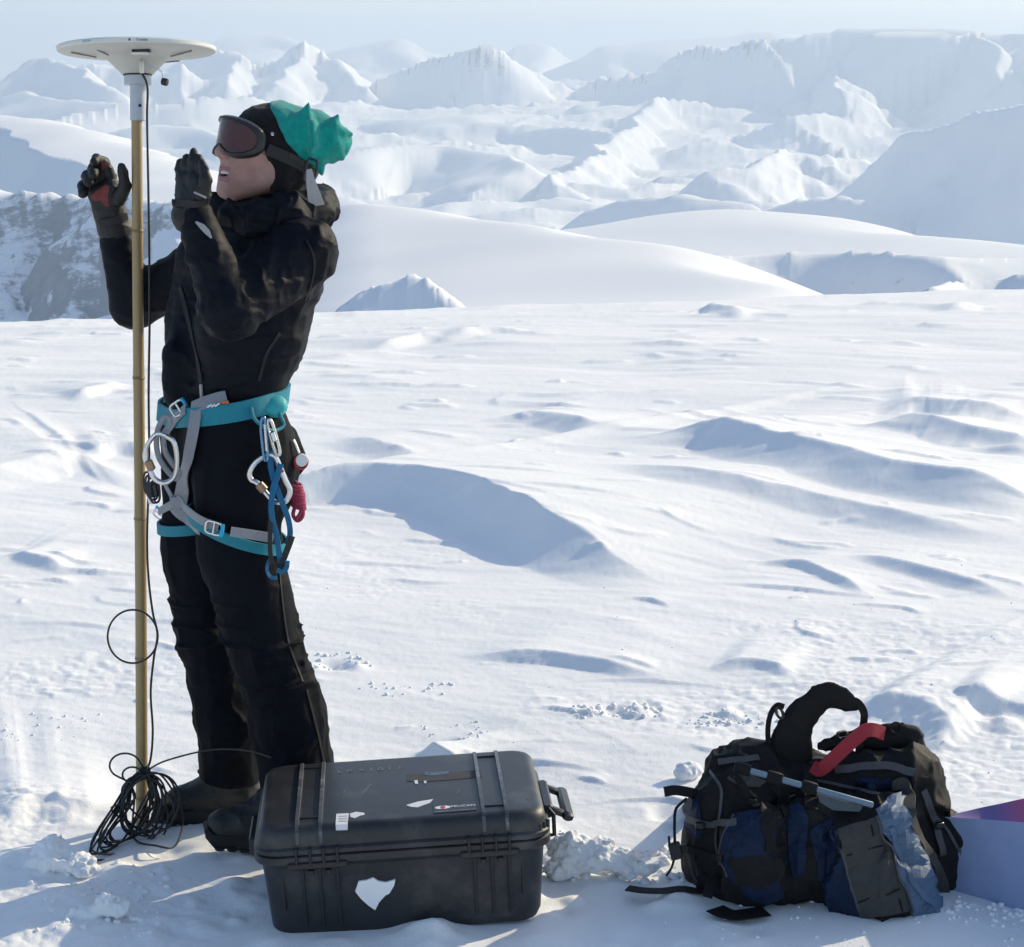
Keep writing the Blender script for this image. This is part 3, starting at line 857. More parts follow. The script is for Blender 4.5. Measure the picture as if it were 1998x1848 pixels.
# --- joints
SH_N = W(583, 497, 4.35); EL_N = W(448, 607, 4.20); WR_N = W(372, 398, 4.24)
SH_F = W(432, 500, 4.66); EL_F = W(262, 594, 4.74); WR_F = W(222, 442, 4.72)
HIP_N = W(462, 905, 4.42); KN_N = W(519, 1268, 4.42); AN_N = W(580, 1520, 4.46)
HIP_F = W(398, 900, 4.58); KN_F = W(401, 1235, 4.58); AN_F = W(449, 1512, 4.62)
NECK = W(512, 425, 4.50)
def torso(P, grow=0.0, thin=0.0):
    rows = [((505, 455), .075, .082), ((487, 520), .088, .118), ((458, 645), .083, .117), ((440, 745), .070, .094), ((434, 800), .070, .090)]
    d = None
    for (a, w1, r1), (b, w2, r2) in zip(rows[:-1], rows[1:]):
        for s_ in (-1, 1):
            c = s_cone(P, W(*a, 4.5) + LAT * w1 * s_, W(*b, 4.5) + LAT * w2 * s_, r1 - thin, r2 - thin)
            d = c if d is None else smin(d, c, .035)
    return d
def f_jacket(P):
    d = torso(P)
    d = smin(d, s_cone(P, W(500, 455, 4.5) + LAT * .05, SH_N, .075, .080), .04)
    d = smin(d, s_cone(P, W(490, 470, 4.5) - LAT * .05, SH_F, .075, .078), .04)
    # sleeves
    d = smin(d, s_cone(P, SH_N, EL_N, .077, .060), .022)
    d = smin(d, s_cone(P, EL_N, WR_N, .058, .037), .02)
    d = smin(d, s_cone(P, SH_F, EL_F, .072, .056), .022)
    d = smin(d, s_cone(P, EL_F, WR_F, .055, .036), .02)
    # back panel, hem
    d = smin(d, s_cone(P, W(600, 520, 4.52), W(560, 700, 4.52), .040, .030), .05)
    d = smin(d, s_cone(P, W(338, 690, 4.45), W(340, 770, 4.45), .024, .02), .07)
    # collar
    d = smin(d, s_cone(P, W(455, 432, 4.47), W(438, 390, 4.45), .048, .042), .03)
    d = smin(d, s_cone(P, W(520, 440, 4.50), W(520, 402, 4.50), .088, .078), .03)
    d = smin(d, s_cone(P, W(420, 374, 4.48), W(413, 455, 4.45), .014, .032), .03)
    # wrinkles: across the sleeves, down the body
    z = P[..., 2]
    e1 = np.exp(-(np.linalg.norm(P - EL_N.astype(np.float32), axis=-1) / .16) ** 2)
    d = d - folds(P, 6, 6, 17, 3, .0024) - e1 * folds(P, 24, 10, 20, 5, .0038) - .0016 * (1 - np.abs(noise3(P * np.array([30, 22, 44], np.float32), 6)) * 3)
    up = np.clip((z - 1.18) / .15, 0, 1)
    d = d - up * (.25 + np.clip((P[..., 0] - W(520, 500, 4.4)[0]) / .06, 0, 1)) * folds(P, 13, 10, 9, 8, .0048)
    # hem cut and cuffs
    hem = (z - (W(320, 800, 4.5)[2] + (P[..., 0] - W(320, 800, 4.5)[0]) * .13))
    d = smax(d, -hem, .012)
    # open bottom of the neck
    d = smax(d, -s_cone(P, W(512, 432, 4.5), W(490, 330, 4.47), .052, .070), .01)
    d = smax(d, -s_cone(P, W(445, 396, 4.45), W(438, 340, 4.44), .026, .05), .008)
    return d
def f_hood(P):
    pts = [(452, 418, 4.36, .030), (505, 428, 4.345, .036), (560, 420, 4.37, .042), (606, 414, 4.44, .046), (622, 402, 4.53, .042), (600, 392, 4.60, .036), (540, 385, 4.63, .03), (470, 378, 4.60, .025)]
    d = None
    for a, b in zip(pts[:-1], pts[1:]):
        c = s_cone(P, W(*a[:3]), W(*b[:3]), a[3], b[3])
        d = c if d is None else smin(d, c, .02)
    d = smin(d, s_cone(P, W(612, 400, 4.46), W(626, 386, 4.50), .022, .016), .02)
    d = smin(d, s_cone(P, W(620, 440, 4.48), W(600, 460, 4.44), .020, .022), .02)
    return d - folds(P, 19, 15, 22, 12, .0055)
def f_trousers(P):
    d = s_cone(P, HIP_N + [0, 0, .09], W(468, 1075, 4.42), .108, .092)
    d = smin(d, s_cone(P, HIP_F + [0, 0, .09], W(388, 1070, 4.58), .098, .082), .03)
    d = smin(d, s_cone(P, W(468, 1075, 4.42), KN_N, .094, .084), .02)
    d = smin(d, s_cone(P, KN_N, W(562, 1400, 4.43), .085, .085), .012)
    d = smin(d, s_cone(P, W(562, 1400, 4.43), AN_N, .085, .088), .02)
    d = smin(d, s_cone(P, W(386, 1070, 4.58), KN_F, .084, .072), .02)
    d = smin(d, s_cone(P, KN_F, W(444, 1400, 4.6), .066, .072), .012)
    d = smin(d, s_cone(P, W(444, 1400, 4.6), AN_F, .072, .074), .02)
    d = smin(d, s_cone(P, W(438, 870, 4.5) - LAT * .02, W(436, 770, 4.5), .115, .105), .04)
    d = smin(d, s_ell(P, W(520, 905, 4.47), (.072, .10, .11)), .05)
    d = smin(d, s_cone(P, W(376, 1225, 4.57), W(384, 1258, 4.57), .030, .026), .018)          # baggy knee
    d = smin(d, s_cone(P, W(560, 850, 4.55), W(572, 900, 4.55), .025, .03), .03)
    z = P[..., 2]
    kn = np.exp(-((z - KN_N[2]) / .13) ** 2)
    d = d - (.12 + 1.2 * kn) * folds(P, 8, 8, 21, 22, .0058) - folds(P, 12, 12, 6, 24, .0028)
    low = np.exp(-((z - .25) / .12) ** 2)
    d = d - low * folds(P, 14, 14, 9, 27, .004)
    # knee seam step, ankle cuff
    d = smax(d, -(z - (.085 + .05 * np.clip((P[..., 0] + .62) * -2, 0, 1))), .008)
    return d
def f_clothes(P): return np.minimum(f_jacket(P), f_trousers(P))

# --- head frame: looking left, a little towards the camera and upward
HF = np.array([-math.cos(R(33)) * math.cos(R(14)), -math.sin(R(33)) * math.cos(R(14)), math.sin(R(14))])
HM = basis(HF)                       # columns: forward, her left (camera side), up
HC = W(521, 299, 4.47)
def hp(f, l, u): return HC + HM @ np.array([f, l, u])
def f_head(P):
    q = (P - HC.astype(np.float32)) @ HM.astype(np.float32)      # forward, left, up
    def E(c, r): return s_ell(q, c, r)
    def C(a, b, r1, r2): return s_cone(q, a, b, r1, r2)
    d = E((-.008, 0, .010), (.094, .072, .084))
    d = smin(d, E((.038, 0, -.025), (.058, .062, .075)), .03)
    d = smin(d, C((-.005, .050, -.052), (.062, .020, -.098), .024, .017), .025)
    d = smin(d, C((-.005, -.050, -.052), (.062, -.020, -.098), .024, .017), .025)
    d = smin(d, E((.078, 0, -.100), (.020, .022, .017)), .022)              # chin
    d = smin(d, E((.068, 0, -.064), (.030, .036, .034)), .02)               # muzzle
    d = smin(d, C((.088, 0, .012), (.110, 0, -.022), .010, .012), .014)     # nose
    for s_ in (-1, 1):
        d = smin(d, E((.098, .012 * s_, -.028), (.011, .008, .008)), .007)
        d = smin(d, E((.062, .042 * s_, -.020), (.026, .022, .022)), .02)   # cheek
        d = smin(d, E((-.012, .074 * s_, -.010), (.018, .008, .028)), .006) # ear
        d = smax(d, -E((.103, .008 * s_, -.0365), (.006, .0045, .005)), .003)   # nostril
        d = smin(d, C((.088, .024 * s_, .030), (.080, .044 * s_, .030), .010, .009), .012)  # brow
        d = smin(d, E((.080, .030 * s_, .010), (.013, .014, .012)), .006)   # eye
    d = smin(d, C((.097, 0, -.0540), (.085, .025, -.0600), .0052, .0035), .004)
    d = smin(d, C((.097, 0, -.0540), (.085, -.025, -.0600), .0052, .0035), .004)
    d = smin(d, C((.092, 0, -.0765), (.082, .022, -.0715), .0062, .0040), .004)
    d = smin(d, C((.092, 0, -.0765), (.082, -.022, -.0715), .0062, .0040), .004)
    d = smax(d, -E((.094, 0, -.0650), (.022, .0235, .0062)), .0025)         # open mouth
    return d
def f_body(P):
    d = f_head(P)
    d = smin(d, s_cone(P, W(540, 345, 4.48), W(516, 430, 4.5), .052, .054), .03)
    for a, b, r1, r2, k in [(SH_N, EL_N, .045, .036, .03), (EL_N, WR_N, .036, .026, .02), (SH_F, EL_F, .045, .036, .03), (EL_F, WR_F, .036, .026, .02),
                            (W(468, 900, 4.43), KN_N, .07, .05, .03), (KN_N, AN_N, .048, .034, .02), (W(405, 900, 4.57), KN_F, .065, .040, .03), (KN_F, AN_F, .034, .030, .02),
                            (W(500, 470, 4.5), SH_N, .05, .05, .03), (W(500, 470, 4.5), SH_F, .05, .05, .03),
                            (W(500, 470, 4.5), W(455, 650, 4.5), .085, .085, .03), (W(455, 650, 4.5), W(434, 880, 4.5), .085, .085, .03)]:
        d = smin(d, s_cone(P, a, b, r1, r2), k)
    return d

P_ORIG = G(470, 1600)
person = empty("person", (P_ORIG[0], P_ORIG[1], 0.0), "person in black clothes, teal hat and goggles, hands raised beside the bamboo pole", "person")
def lohi(pts, m):
    p = np.array(pts); return p.min(0) - m, p.max(0) + m
# body: one continuous figure, finest at the face
xs = axis_steps([(-.98, .012), (-.70, .0026), (-.40, .010), (-.28,)])
ys = axis_steps([(4.05, .012), (4.33, .0032), (4.60, .012), (4.86,)])
zs = axis_steps([(.04, .012), (1.36, .0026), (1.74,)])
_v, _q = surface_net(f_body, xs, ys, zs)
_c = (_v[_q].mean(1) - HC) @ HM
_lip = ((np.abs(_c[:, 1]) < .028) & (_c[:, 0] > .078) & (((_c[:, 2] > -.0605) & (_c[:, 2] < -.0505)) | ((_c[:, 2] > -.083) & (_c[:, 2] < -.0700))) & (_c[:, 2] + .064 < 1))
_in = (np.abs(_c[:, 1]) < .0225) & (_c[:, 0] > .060) & (_c[:, 0] < .0895 - np.abs(_c[:, 1]) * .35) & (np.abs(_c[:, 2] + .065) < .0058)
body = fast_mesh("body", _v, _q, None, person, mats=[M_SKIN, M_LIP, M_MOUTH], mat_idx=np.where(_in, 2, np.where(_lip, 1, 0)))
mb = MB()
for i in range(-4, 5):
    a = i * .0047
    mb.box(hp(.0905 - (abs(a) * 18) ** 2 * .016, a, -.0618), (.0016, .0021, .0042), HM, bev=.0009)
mb.done("teeth", M_TEETH, body)

jacket = soft("jacket", f_jacket, (-.97, 4.02, .82), (-.36, 4.86, 1.50), .0048, M_JACKET, person)
soft("hood", f_hood, W(400, 500, 4.2) - [0, 0, 0], W(700, 330, 4.75), .0042, M_JACKET, jacket)
trousers = soft("trousers", f_trousers, (-.90, 4.22, .06), (-.34, 4.76, 1.06), .0052, M_TROUSER, person)

# jacket details: zip, sleeve tab, pocket seams
webbing(f_jacket, [(352, 560), (372, 640), (386, 700), (393, 748)], .012, .002, .001).done("front_zip", M_RUBBER, jacket)
mb = webbing(f_jacket, [(395, 752), (396, 764), (397, 776)], .007, .004, .003); mb.done("zip_pull", M_STRAPL, jacket)
webbing(f_jacket, [(383, 434), (396, 440), (407, 455), (412, 466)], np.array([.004, .012, .012, .003]), .003, .002, n=4).done("cuff_tab", M_STRAPL, jacket)
webbing(f_jacket, [(598, 470), (612, 500), (610, 540), (596, 585)], .005, .002, .001).done("shoulder_seam", M_RUBBER, jacket)
webbing(f_jacket, [(505, 742), (520, 690), (545, 650)], .007, .002, .001).done("pocket_zip", M_RUBBER, jacket)
# trouser seams
webbing(f_trousers, [(540, 1050), (548, 1150), (562, 1250), (590, 1330)], .005, .002, .0005).done("side_seam", M_RUBBER, trousers)
webbing(f_trousers, [(598, 1345), (612, 1400), (624, 1450), (634, 1500)], .006, .002, .0005).done("ankle_zip", M_RUBBER, trousers)
webbing(f_trousers, [(500, 1355), (540, 1345), (590, 1322), (618, 1302)], .010, .003, .0005).done("knee_seam", M_TROUSER, trousers)

# --- gloves
def glove(name, label, palm, fingers, thumb, cuff):
    def f(P):
        d = None
        for a, b, r1, r2 in palm:
            c = s_cone(P, W(*a), W(*b), r1, r2); d = c if d is None else smin(d, c, .014)
        for ch in fingers + [thumb]:
            for a, b in zip(ch[:-1], ch[1:]):
                d = smin(d, s_cone(P, W(*a[:3]), W(*b[:3]), a[3], b[3]), .004)
        for a, b, r1, r2 in cuff: d = smin(d, s_cone(P, W(*a), W(*b), r1, r2), .012)
        return d - folds(P, 40, 40, 60, 33, .0012)
    pts = [W(*a) for pr in palm + cuff for a in pr[:2]] + [W(*a[:3]) for ch in fingers + [thumb] for a in ch]
    lo, hi = lohi(pts, .06)
    o = soft(name, f, lo, hi, .0032, M_GLOVE, person); o['label'] = label
    return o, f
gl_n, f_gn = glove("glove", "glove held upright by the mouth",
    [((362, 352, 4.245), (366, 384, 4.245), .021, .024), ((382, 350, 4.225), (385, 384, 4.228), .020, .024)],
    [[(354, 350, 4.255, .0125), (352, 330, 4.258, .0112), (352, 317, 4.262, .009)],
     [(366, 346, 4.245, .0125), (364, 322, 4.247, .0115), (365, 308, 4.252, .009)],
     [(379, 344, 4.232, .0125), (377, 314, 4.234, .0115), (378, 298, 4.240, .009)],
     [(392, 348, 4.220, .0120), (390, 322, 4.222, .0112), (388, 308, 4.230, .009)]],
    [(396, 382, 4.205, .017), (401, 352, 4.195, .0135), (398, 330, 4.200, .010), (394, 320, 4.205, .0085)],
    [((376, 388, 4.238), (372, 420, 4.24), .034, .041)])
gl_f, f_gf = glove("glove", "glove with red palm beyond the pole",
    [((188, 372, 4.70), (206, 412, 4.71), .024, .027), ((214, 366, 4.69), (219, 408, 4.70), .025, .027)],
    [[(178, 366, 4.71, .0145), (163, 362, 4.680, .013), (162, 378, 4.655, .011)],
     [(186, 352, 4.70, .0145), (170, 343, 4.672, .013), (172, 356, 4.645, .011)],
     [(199, 346, 4.695, .0145), (182, 330, 4.670, .013), (182, 341, 4.640, .011)],
     [(216, 346, 4.690, .0145), (203, 318, 4.680, .0128), (188, 309, 4.655, .011), (184, 316, 4.635, .0095)]],
    [(232, 386, 4.675, .019), (244, 364, 4.655, .0145), (240, 338, 4.645, .0118), (238, 326, 4.640, .0095)],
    [((214, 412, 4.71), (224, 446, 4.72), .036, .041)])
patch("palm_print", f_gf, [(178, 382), (190, 372), (205, 360), (214, 364), (210, 384), (216, 402), (208, 404), (196, 392), (182, 392)], M_RED, gl_f, .0002, .0008, 5)
patch("finger_print", f_gf, [(196, 314), (206, 316), (208, 326), (200, 330)], M_RED, gl_f, .0002, .0008, 4)
webbing(f_gf, [(196, 436), (212, 432), (232, 428), (246, 422)], .018, .003, .002).done("wrist_strap", M_STRAPD, gl_f)
webbing(f_gn, [(346, 396), (366, 398), (388, 396), (402, 392)], .016, .003, .002).done("wrist_strap", M_STRAPD, gl_n)
webbing(f_gn, [(380, 376), (392, 380), (402, 386)], .004, .002, .001).done("piping", M_STRAPL, gl_n)

# --- hat
def f_hat(P):
    q = (P - HC.astype(np.float32)) @ HM.astype(np.float32)
    d = s_ell(q, (-.014, 0, .018), (.104, .083, .094))
    for s_ in (-1, 1):
        d = smin(d, s_cone(q, (-.018, .070 * s_, -.005), (-.012, .060 * s_, -.070), .022, .020), .02)
        d = smin(d, s_cone(q, (-.060, .055 * s_, -.020), (-.045, .045 * s_, -.085), .026, .022), .03)
    d = smin(d, s_cone(q, (-.085, 0, 0), (-.075, 0, -.08), .04, .04), .03)
    face = -s_cone(q, (.128, 0, -.022), (.03, 0, -.115), .080, .060)
    d = smax(d, face, .006)
    d = smax(d, -s_ell(q, (-.008, 0, .010), (.0975, .0755, .0925)), .004) if False else d
    return d - folds(P, 26, 26, 26, 41, .0015)
hat = soft("beanie", f_hat, HC - .17, HC + .17, .0036, M_HATBLACK, person)
def f_crown(P):
    d = s_cone(P, W(566, 274, 4.475), W(612, 272, 4.47), .070, .056)
    d = smin(d, s_cone(P, W(612, 268, 4.47), W(652, 280, 4.46), .056, .038), .02)
    qh = (P - HC.astype(np.float32)) @ HM.astype(np.float32)
    d = smin(d, s_ell(qh, (-.016, 0, .018), (.1075, .0865, .0975)), .02)
    d = smin(d, s_cone(P, W(545, 258, 4.47), W(562, 260, 4.47), .050, .05), .03)
    tips = [((590, 240, 4.43), (603, 200, 4.42), .024, .0030), ((604, 250, 4.41), (613, 300, 4.40), .018, .012),
            ((644, 258, 4.44), (661, 222, 4.44), .024, .0030), ((652, 256, 4.44), (690, 262, 4.45), .022, .003), ((652, 282, 4.43), (668, 310, 4.44), .018, .003),
            ((618, 298, 4.44), (628, 340, 4.44), .026, .003), ((630, 300, 4.44), (645, 312, 4.45), .018, .006), ((640, 262, 4.52), (662, 250, 4.55), .02, .004)]
    for a, b, r1, r2 in tips: d = smin(d, s_cone(P, W(*a), W(*b), r1, r2), .012)
    d = smin(d, s_cone(P, W(592, 320, 4.44), W(596, 352, 4.44), .018, .010), .012)
    # valleys between the gathered points
    for a, b, r in [((590, 232, 4.40), (600, 300, 4.39), .012), ((634, 240, 4.40), (628, 292, 4.39), .013), ((618, 300, 4.40), (650, 296, 4.40), .010)]:
        d = smax(d, -s_cone(P, W(*a), W(*b), r, r), .014)
    # front edge where the dark band begins
    n = np.array([.80, .10, .60]); n /= np.linalg.norm(n)
    p0 = W(533, 225, 4.42); p1 = W(594, 330, 4.42); tdir = p1 - p0
    nn = np.cross(tdir, [0, 1, 0]); nn /= np.linalg.norm(nn)
    if nn[0] < 0: nn = -nn
    d = smax(d, -((P - p0.astype(np.float32)) @ nn.astype(np.float32)), .006)
    return d - folds(P, 17, 17, 14, 44, .0022)
soft("crown", f_crown, W(505, 400, 4.33), W(700, 190, 4.62), .0036, M_TEAL, hat)

# --- goggles: a wrapped lens, a frame round it, the strap with buckle and tail
def gog(th, u, rr):
    c = hp(.004, 0, .012)
    return c + HM @ np.array([rr * math.cos(th) * 1.03, rr * math.sin(th) * .92, u])
def gog_outline(k, n=56):
    out = []
    for i in range(n):
        a = 2 * math.pi * i / n
        ca, sa = math.cos(a), math.sin(a)
        th = math.copysign(abs(ca) ** .80, ca) * R(58)
        u = math.copysign(abs(sa) ** .82, sa) * .0385
        if sa < 0: u += .021 * math.exp(-(th / R(15)) ** 2) + .0005
        out.append((th * k[0], u * k[1]))
    return out
rings = [((1.13, 1.22), .090), ((1.13, 1.22), .103), ((1.07, 1.12), .111), ((.98, .98), .112), ((.94, .92), .108), ((.92, .90), .103)]
V = []; F = []; n = 56
for k, rr in rings:
    for th, u in gog_outline(k, n): V.append(gog(th, u, rr))
for i in range(len(rings) - 1):
    for k in range(n): F.append((i*n+k, i*n+(k+1)%n, (i+1)*n+(k+1)%n, (i+1)*n+k))
goggles = MB().add(V, F).done("goggles", M_GFRAME, person, sharp=50)
V = []; F = []; rows = 7
for j in range(rows):
    s_ = 1 - j / (rows - 1)
    for th, u in gog_outline((.945 * s_, .925 * s_), n): V.append(gog(th, u + (1 - s_) * .004, .1075))
for j in range(rows - 1):
    for k in range(n): F.append((j*n+k, j*n+(k+1)%n, (j+1)*n+(k+1)%n, (j+1)*n+k))
MB().add(V, F).done("lens", M_LENS, goggles)
def f_hatall(P): return np.minimum(f_hat(P), f_crown(P))
webbing(f_hatall, [(522, 291), (556, 306), (582, 318), (604, 332)], .026, .002, .002).done("strap", M_STRAPD, goggles)
mb = MB(); P_, N_ = trace(f_hat, np.array([531.]), np.array([262.]))
mb.lathe([(.0045, 0), (.0045, .003), (.003, .0045)], 12, basis(N_[0]) [:, [1, 2, 0]], P_[0]); mb.done("strap_pivot", M_STEEL, goggles)
q0 = W(606, 334, 4.395)
mb = MB(); mb.tube(ring_px(q0, basis((.35, -.9, .1), z=(.25, .1, 1))[:, [1, 2, 0]], .012, .026, 28, 4), .0028, 6, closed=True)
mb.tube([q0 + [-.012, -.004, .004], q0 + [.012, .003, .004]], .0025, 6); mb.done("strap_buckle", M_GFRAME, goggles)
pts = np.array([W(603, 330, 4.39), W(606, 352, 4.385), W(612, 378, 4.385), W(617, 402, 4.39)])
MB().strip(catmull(pts, 12), np.array([.92, .35, .12]) / 1.0, np.array([.3, -.95, .1]), np.linspace(.012, .038, 12), .002).done("strap_tail", M_STRAPL, goggles)
q1 = trace(f_hatall, np.array([578.]), np.array([311.]))
text_obj("strap_lettering", "smith", .020, surf("faint_grey_print", (.06, .06, .06), .6), goggles, (lambda b: np.stack([b[0], b[1], b[2]], 1))((
    (lambda n_, t_: (t_ - n_ * (t_ @ n_), np.cross(n_, t_ - n_ * (t_ @ n_)), n_))(q1[1][0], (lambda t_: t_ / np.linalg.norm(t_))(W(604, 332, 4.4) - W(533, 296, 4.4))))), q1[0][0] + q1[1][0] * .0048)

# --- boots
def boot(label, toe, heel, ankle, tuft):
    toe, heel, ankle = map(np.asarray, (toe, heel, ankle))
    fw = toe - heel; L = np.linalg.norm(fw); fw = fw / L
    def f(P):
        d = s_cone(P, toe - fw * .042 + [0, 0, .042], heel + fw * .06 + [0, 0, .050], .036, .044)
        d = smin(d, s_cone(P, toe - fw * .105 + [0, 0, .056], ankle + [0, 0, .02], .038, .052), .03)
        d = smin(d, s_cone(P, heel + fw * .06 + [0, 0, .06], ankle + [0, 0, .03], .048, .055), .03)
        d = smin(d, s_cone(P, ankle, ankle + [0, 0, .08], .052, .056), .02)
        d = smax(d, -(P[..., 2] - ((toe[2] + heel[2]) / 2 + .012)), .006)
        return d - folds(P, 22, 22, 34, 51, .0022)
    lo, hi = lohi([toe, heel, ankle, ankle + [0, 0, .1]], .08)
    o = soft("boot", f, lo, hi, .0045, M_BOOT, person); o['label'] = label
    sd = np.cross([0, 0, 1], fw); sd /= np.linalg.norm(sd)
    prof = [(0, .030), (.04, .040), (.10, .046), (.16, .040), (.22, .036), (.27, .036), (L - .005, .026)]
    V = []; F = []
    ring = [heel + fw * a + sd * w for a, w in prof] + [heel + fw * a - sd * w for a, w in prof[::-1]]
    n = len(ring)
    for z, k in ((-.004, .97), (.004, 1.02), (.022, 1.04), (.028, .98)):
        c = np.mean(ring, 0)
        for p in ring: V.append(c + (p - c) * k + [0, 0, z + (.012 if np.linalg.norm(p - toe) < .03 else 0)])
    for i in range(3):
        for k in range(n): F.append((i*n+k, i*n+(k+1)%n, (i+1)*n+(k+1)%n, (i+1)*n+k))
    F.append(tuple(range(n))[::-1]); F.append(tuple(3*n+k for k in range(n)))
    mb = MB().add(V, F)
    for a in np.arange(.03, L - .02, .028):
        for s_ in (-1, 1): mb.box(heel + fw * a + sd * s_ * .030 + [0, 0, -.004], (.011, .012, .005), basis(fw), bev=.003)
    mb.done("sole", M_RUBBER, o)
    mb = MB()
    for h in (.02, .045, .07):
        c = ankle + fw * (.052 + (.07 - h) * .55) + [0, 0, h - .02]
        mb.tube([c + sd * .03 - fw * .02, c + sd * .01 + [0, 0, .004], c - sd * .012 + [0, 0, .002], c - sd * .03 - fw * .02], .0022, 6)
    mb.done("lace", M_STRAPD, o)
    return o
boot("boot pointing left beside the cable coil", W(318, 1594, 4.60), W(520, 1594, 4.64) , W(452, 1508, 4.63), 0)
boot("boot behind the black case", W(398, 1640, 4.37), W(640, 1656, 4.43), W(580, 1552, 4.43), 0)
# ------------------------------------------------------------------ harness (worn by the person)
M_HTEAL = surf("teal_harness_webbing", (0.0, 0.20, 0.265), .6, var=.12, scale=60, bump=.3, bscale=600)
M_HCYAN = surf("bright_blue_buckle", (0.0, 0.36, 0.62), .4, var=.08)
M_HGREY = surf("grey_harness_webbing", (0.27, 0.28, 0.30), .65, var=.1, scale=120, bump=.35, bscale=800)
M_SLING = surf("blue_sling_webbing", (0.0, 0.115, 0.245), .65, var=.12, scale=90, bump=.35, bscale=700)
M_WHITE = surf("white_plastic", (0.75, 0.75, 0.74), .4, var=.05)
M_REDP = surf("red_anodised", (0.45, 0.012, 0.02), .35, var=.1, metal=.3)
M_ORANGE = surf("orange_tag", (0.55, 0.12, 0.03), .6)
M_PINK = surf("pink_cord", (0.40, 0.045, 0.10), .75, var=.35, scale=260, bump=.5, bscale=700)
M_BROWN = surf("bronze_sleeve", (0.32, 0.20, 0.13), .35, metal=.5, var=.1)
M_BLUEMETAL = surf("blue_aluminium", (0.12, 0.26, 0.42), .25, metal=1.0, var=.05)
def Sf(u, v, lift=.004, f=f_trousers):
    P, Nn = trace(f, np.atleast_1d(np.asarray(u, float)), np.atleast_1d(np.asarray(v, float)))
    return (P + Nn * lift), Nn
def ring_band(f, c, tilt, n, w, t, lift, name, mat, parent, up=(0, 0, 1), rad=.45):
    c = np.asarray(c, float); a = np.linspace(0, 2 * math.pi, n, endpoint=False)
    d = np.stack([np.cos(a), np.sin(a), 0 * a], -1)
    o = c + d * rad; o[:, 2] += tilt * d[:, 0] * .14
    P, Nn = march(f, o, -d, 0.0, rad * .95)
    Nn[:, 2] *= .3; Nn /= np.linalg.norm(Nn, axis=1, keepdims=True)
    for _ in range(2): P = (np.roll(P, 1, 0) + 2 * P + np.roll(P, -1, 0)) / 4
    T = np.roll(P, -1, 0) - np.roll(P, 1, 0); T /= np.linalg.norm(T, axis=1, keepdims=True)
    Sd = np.cross(Nn, T); Sd /= np.linalg.norm(Sd, axis=1, keepdims=True)
    P = P + Nn * lift
    P = np.concatenate([P, P[:1]]); Sd = np.concatenate([Sd, Sd[:1]]); Nn = np.concatenate([Nn, Nn[:1]])
    return MB().strip(P, Sd, Nn, w, t).done(name, mat, parent)
harness = ring_band(f_clothes, W(434, 786, 4.5), .22, 72, .043, .006, .004, "climbing_harness", M_HTEAL, person)
f_near_leg = lambda P: s_cone(P, HIP_N + [0, 0, .09], W(468, 1075, 4.42), .113, .097)
f_far_leg = lambda P: s_cone(P, HIP_F + [0, 0, .09], W(386, 1070, 4.58), .104, .080)
lo1 = ring_band(f_near_leg, W(462, 1032, 4.42), -.30, 40, .025, .005, .008, "leg_loop", M_HTEAL, harness, rad=.3)
lo2 = ring_band(f_far_leg, W(388, 1016, 4.58), .10, 40, .025, .005, .008, "leg_loop", M_HTEAL, harness, rad=.3)
fh = lambda P: np.minimum(f_clothes(P), np.minimum(f_near_leg(P) - .012, s_cone(P, W(360, 985, 4.40), W(368, 860, 4.42), .012, .02)))
def strap(px, w, name, mat, lift=.007, t=.0025, f=None): return webbing(f or f_clothes, px, w, t, lift).done(name, mat, harness)
strap([(392, 784), (386, 830), (376, 885), (364, 940), (354, 984)], .036, "webbing_strap", M_HGREY, .010)
strap([(402, 792), (422, 785), (444, 779)], .030, "webbing_strap", M_HGREY, .014)
strap([(372, 800), (358, 812), (344, 828), (330, 850)], .024, "webbing_strap", M_HGREY, .012)
strap([(352, 972), (374, 992), (398, 1012), (430, 1026)], .020, "webbing_strap", M_HGREY, .011, f=fh)
strap([(346, 980), (334, 988), (320, 998), (310, 1008)], .018, "webbing_strap", M_HGREY, .012)
strap([(356, 990), (366, 1008), (384, 1022), (396, 1030)], .030, "webbing_strap", M_HGREY, .009)
strap([(340, 985), (352, 1000), (372, 1012), (392, 1022)], .026, "webbing_strap", M_HGREY, .007)
strap([(452, 1033), (480, 1038), (505, 1043), (524, 1047)], .022, "webbing_strap", M_HGREY, .016, f=fh)
strap([(330, 940), (342, 966), (352, 988)], .012, "webbing_strap", M_HGREY, .012)
P_, N_ = Sf(351, 979, .016)
MB().box(P_[0], (.014, .004, .015), basis((1, -.3, 0)), bev=.002).done("tie_in_keeper", M_HGREY, harness)
def buckle(u, v, a, f=f_clothes, lift=.018, w=.019, h=.014):
    P_, N_ = Sf(u, v, lift, f)
    M = basis((math.cos(a), -.25, math.sin(a)))
    b = MB().tube(ring_px(P_[0], M[:, [0, 2, 1]], w, h, 28, 4), .0032, 6, closed=True).done("buckle", M_STEEL, harness)
    MB().tube([P_[0] + M @ np.array([w, -.001, -h]), P_[0] + M @ np.array([w * 1.1, -.002, 0]), P_[0] + M @ np.array([w, -.001, h])], .0045, 8).done("buckle_edge", M_HCYAN, b)
    MB().tube([P_[0] - M @ np.array([0, 0, h]), P_[0] + M @ np.array([0, 0, h])], .0028, 6).done("buckle_bar", M_STEEL, b)
buckle(364, 798, R(35)); buckle(424, 1026, R(-12), fh); buckle(311, 1007, R(60), lift=.014, w=.014, h=.017)
P_, N_ = Sf(np.array([414., 422, 428, 434]), np.array([800., 798, 796, 794]), .022)
MB().tube([P_[0], P_[1] + [0, 0, .005], P_[1], P_[2] + [0, 0, .004], P_[2], P_[3]], .0022, 5).done("white_logo", M_WHITE, harness)
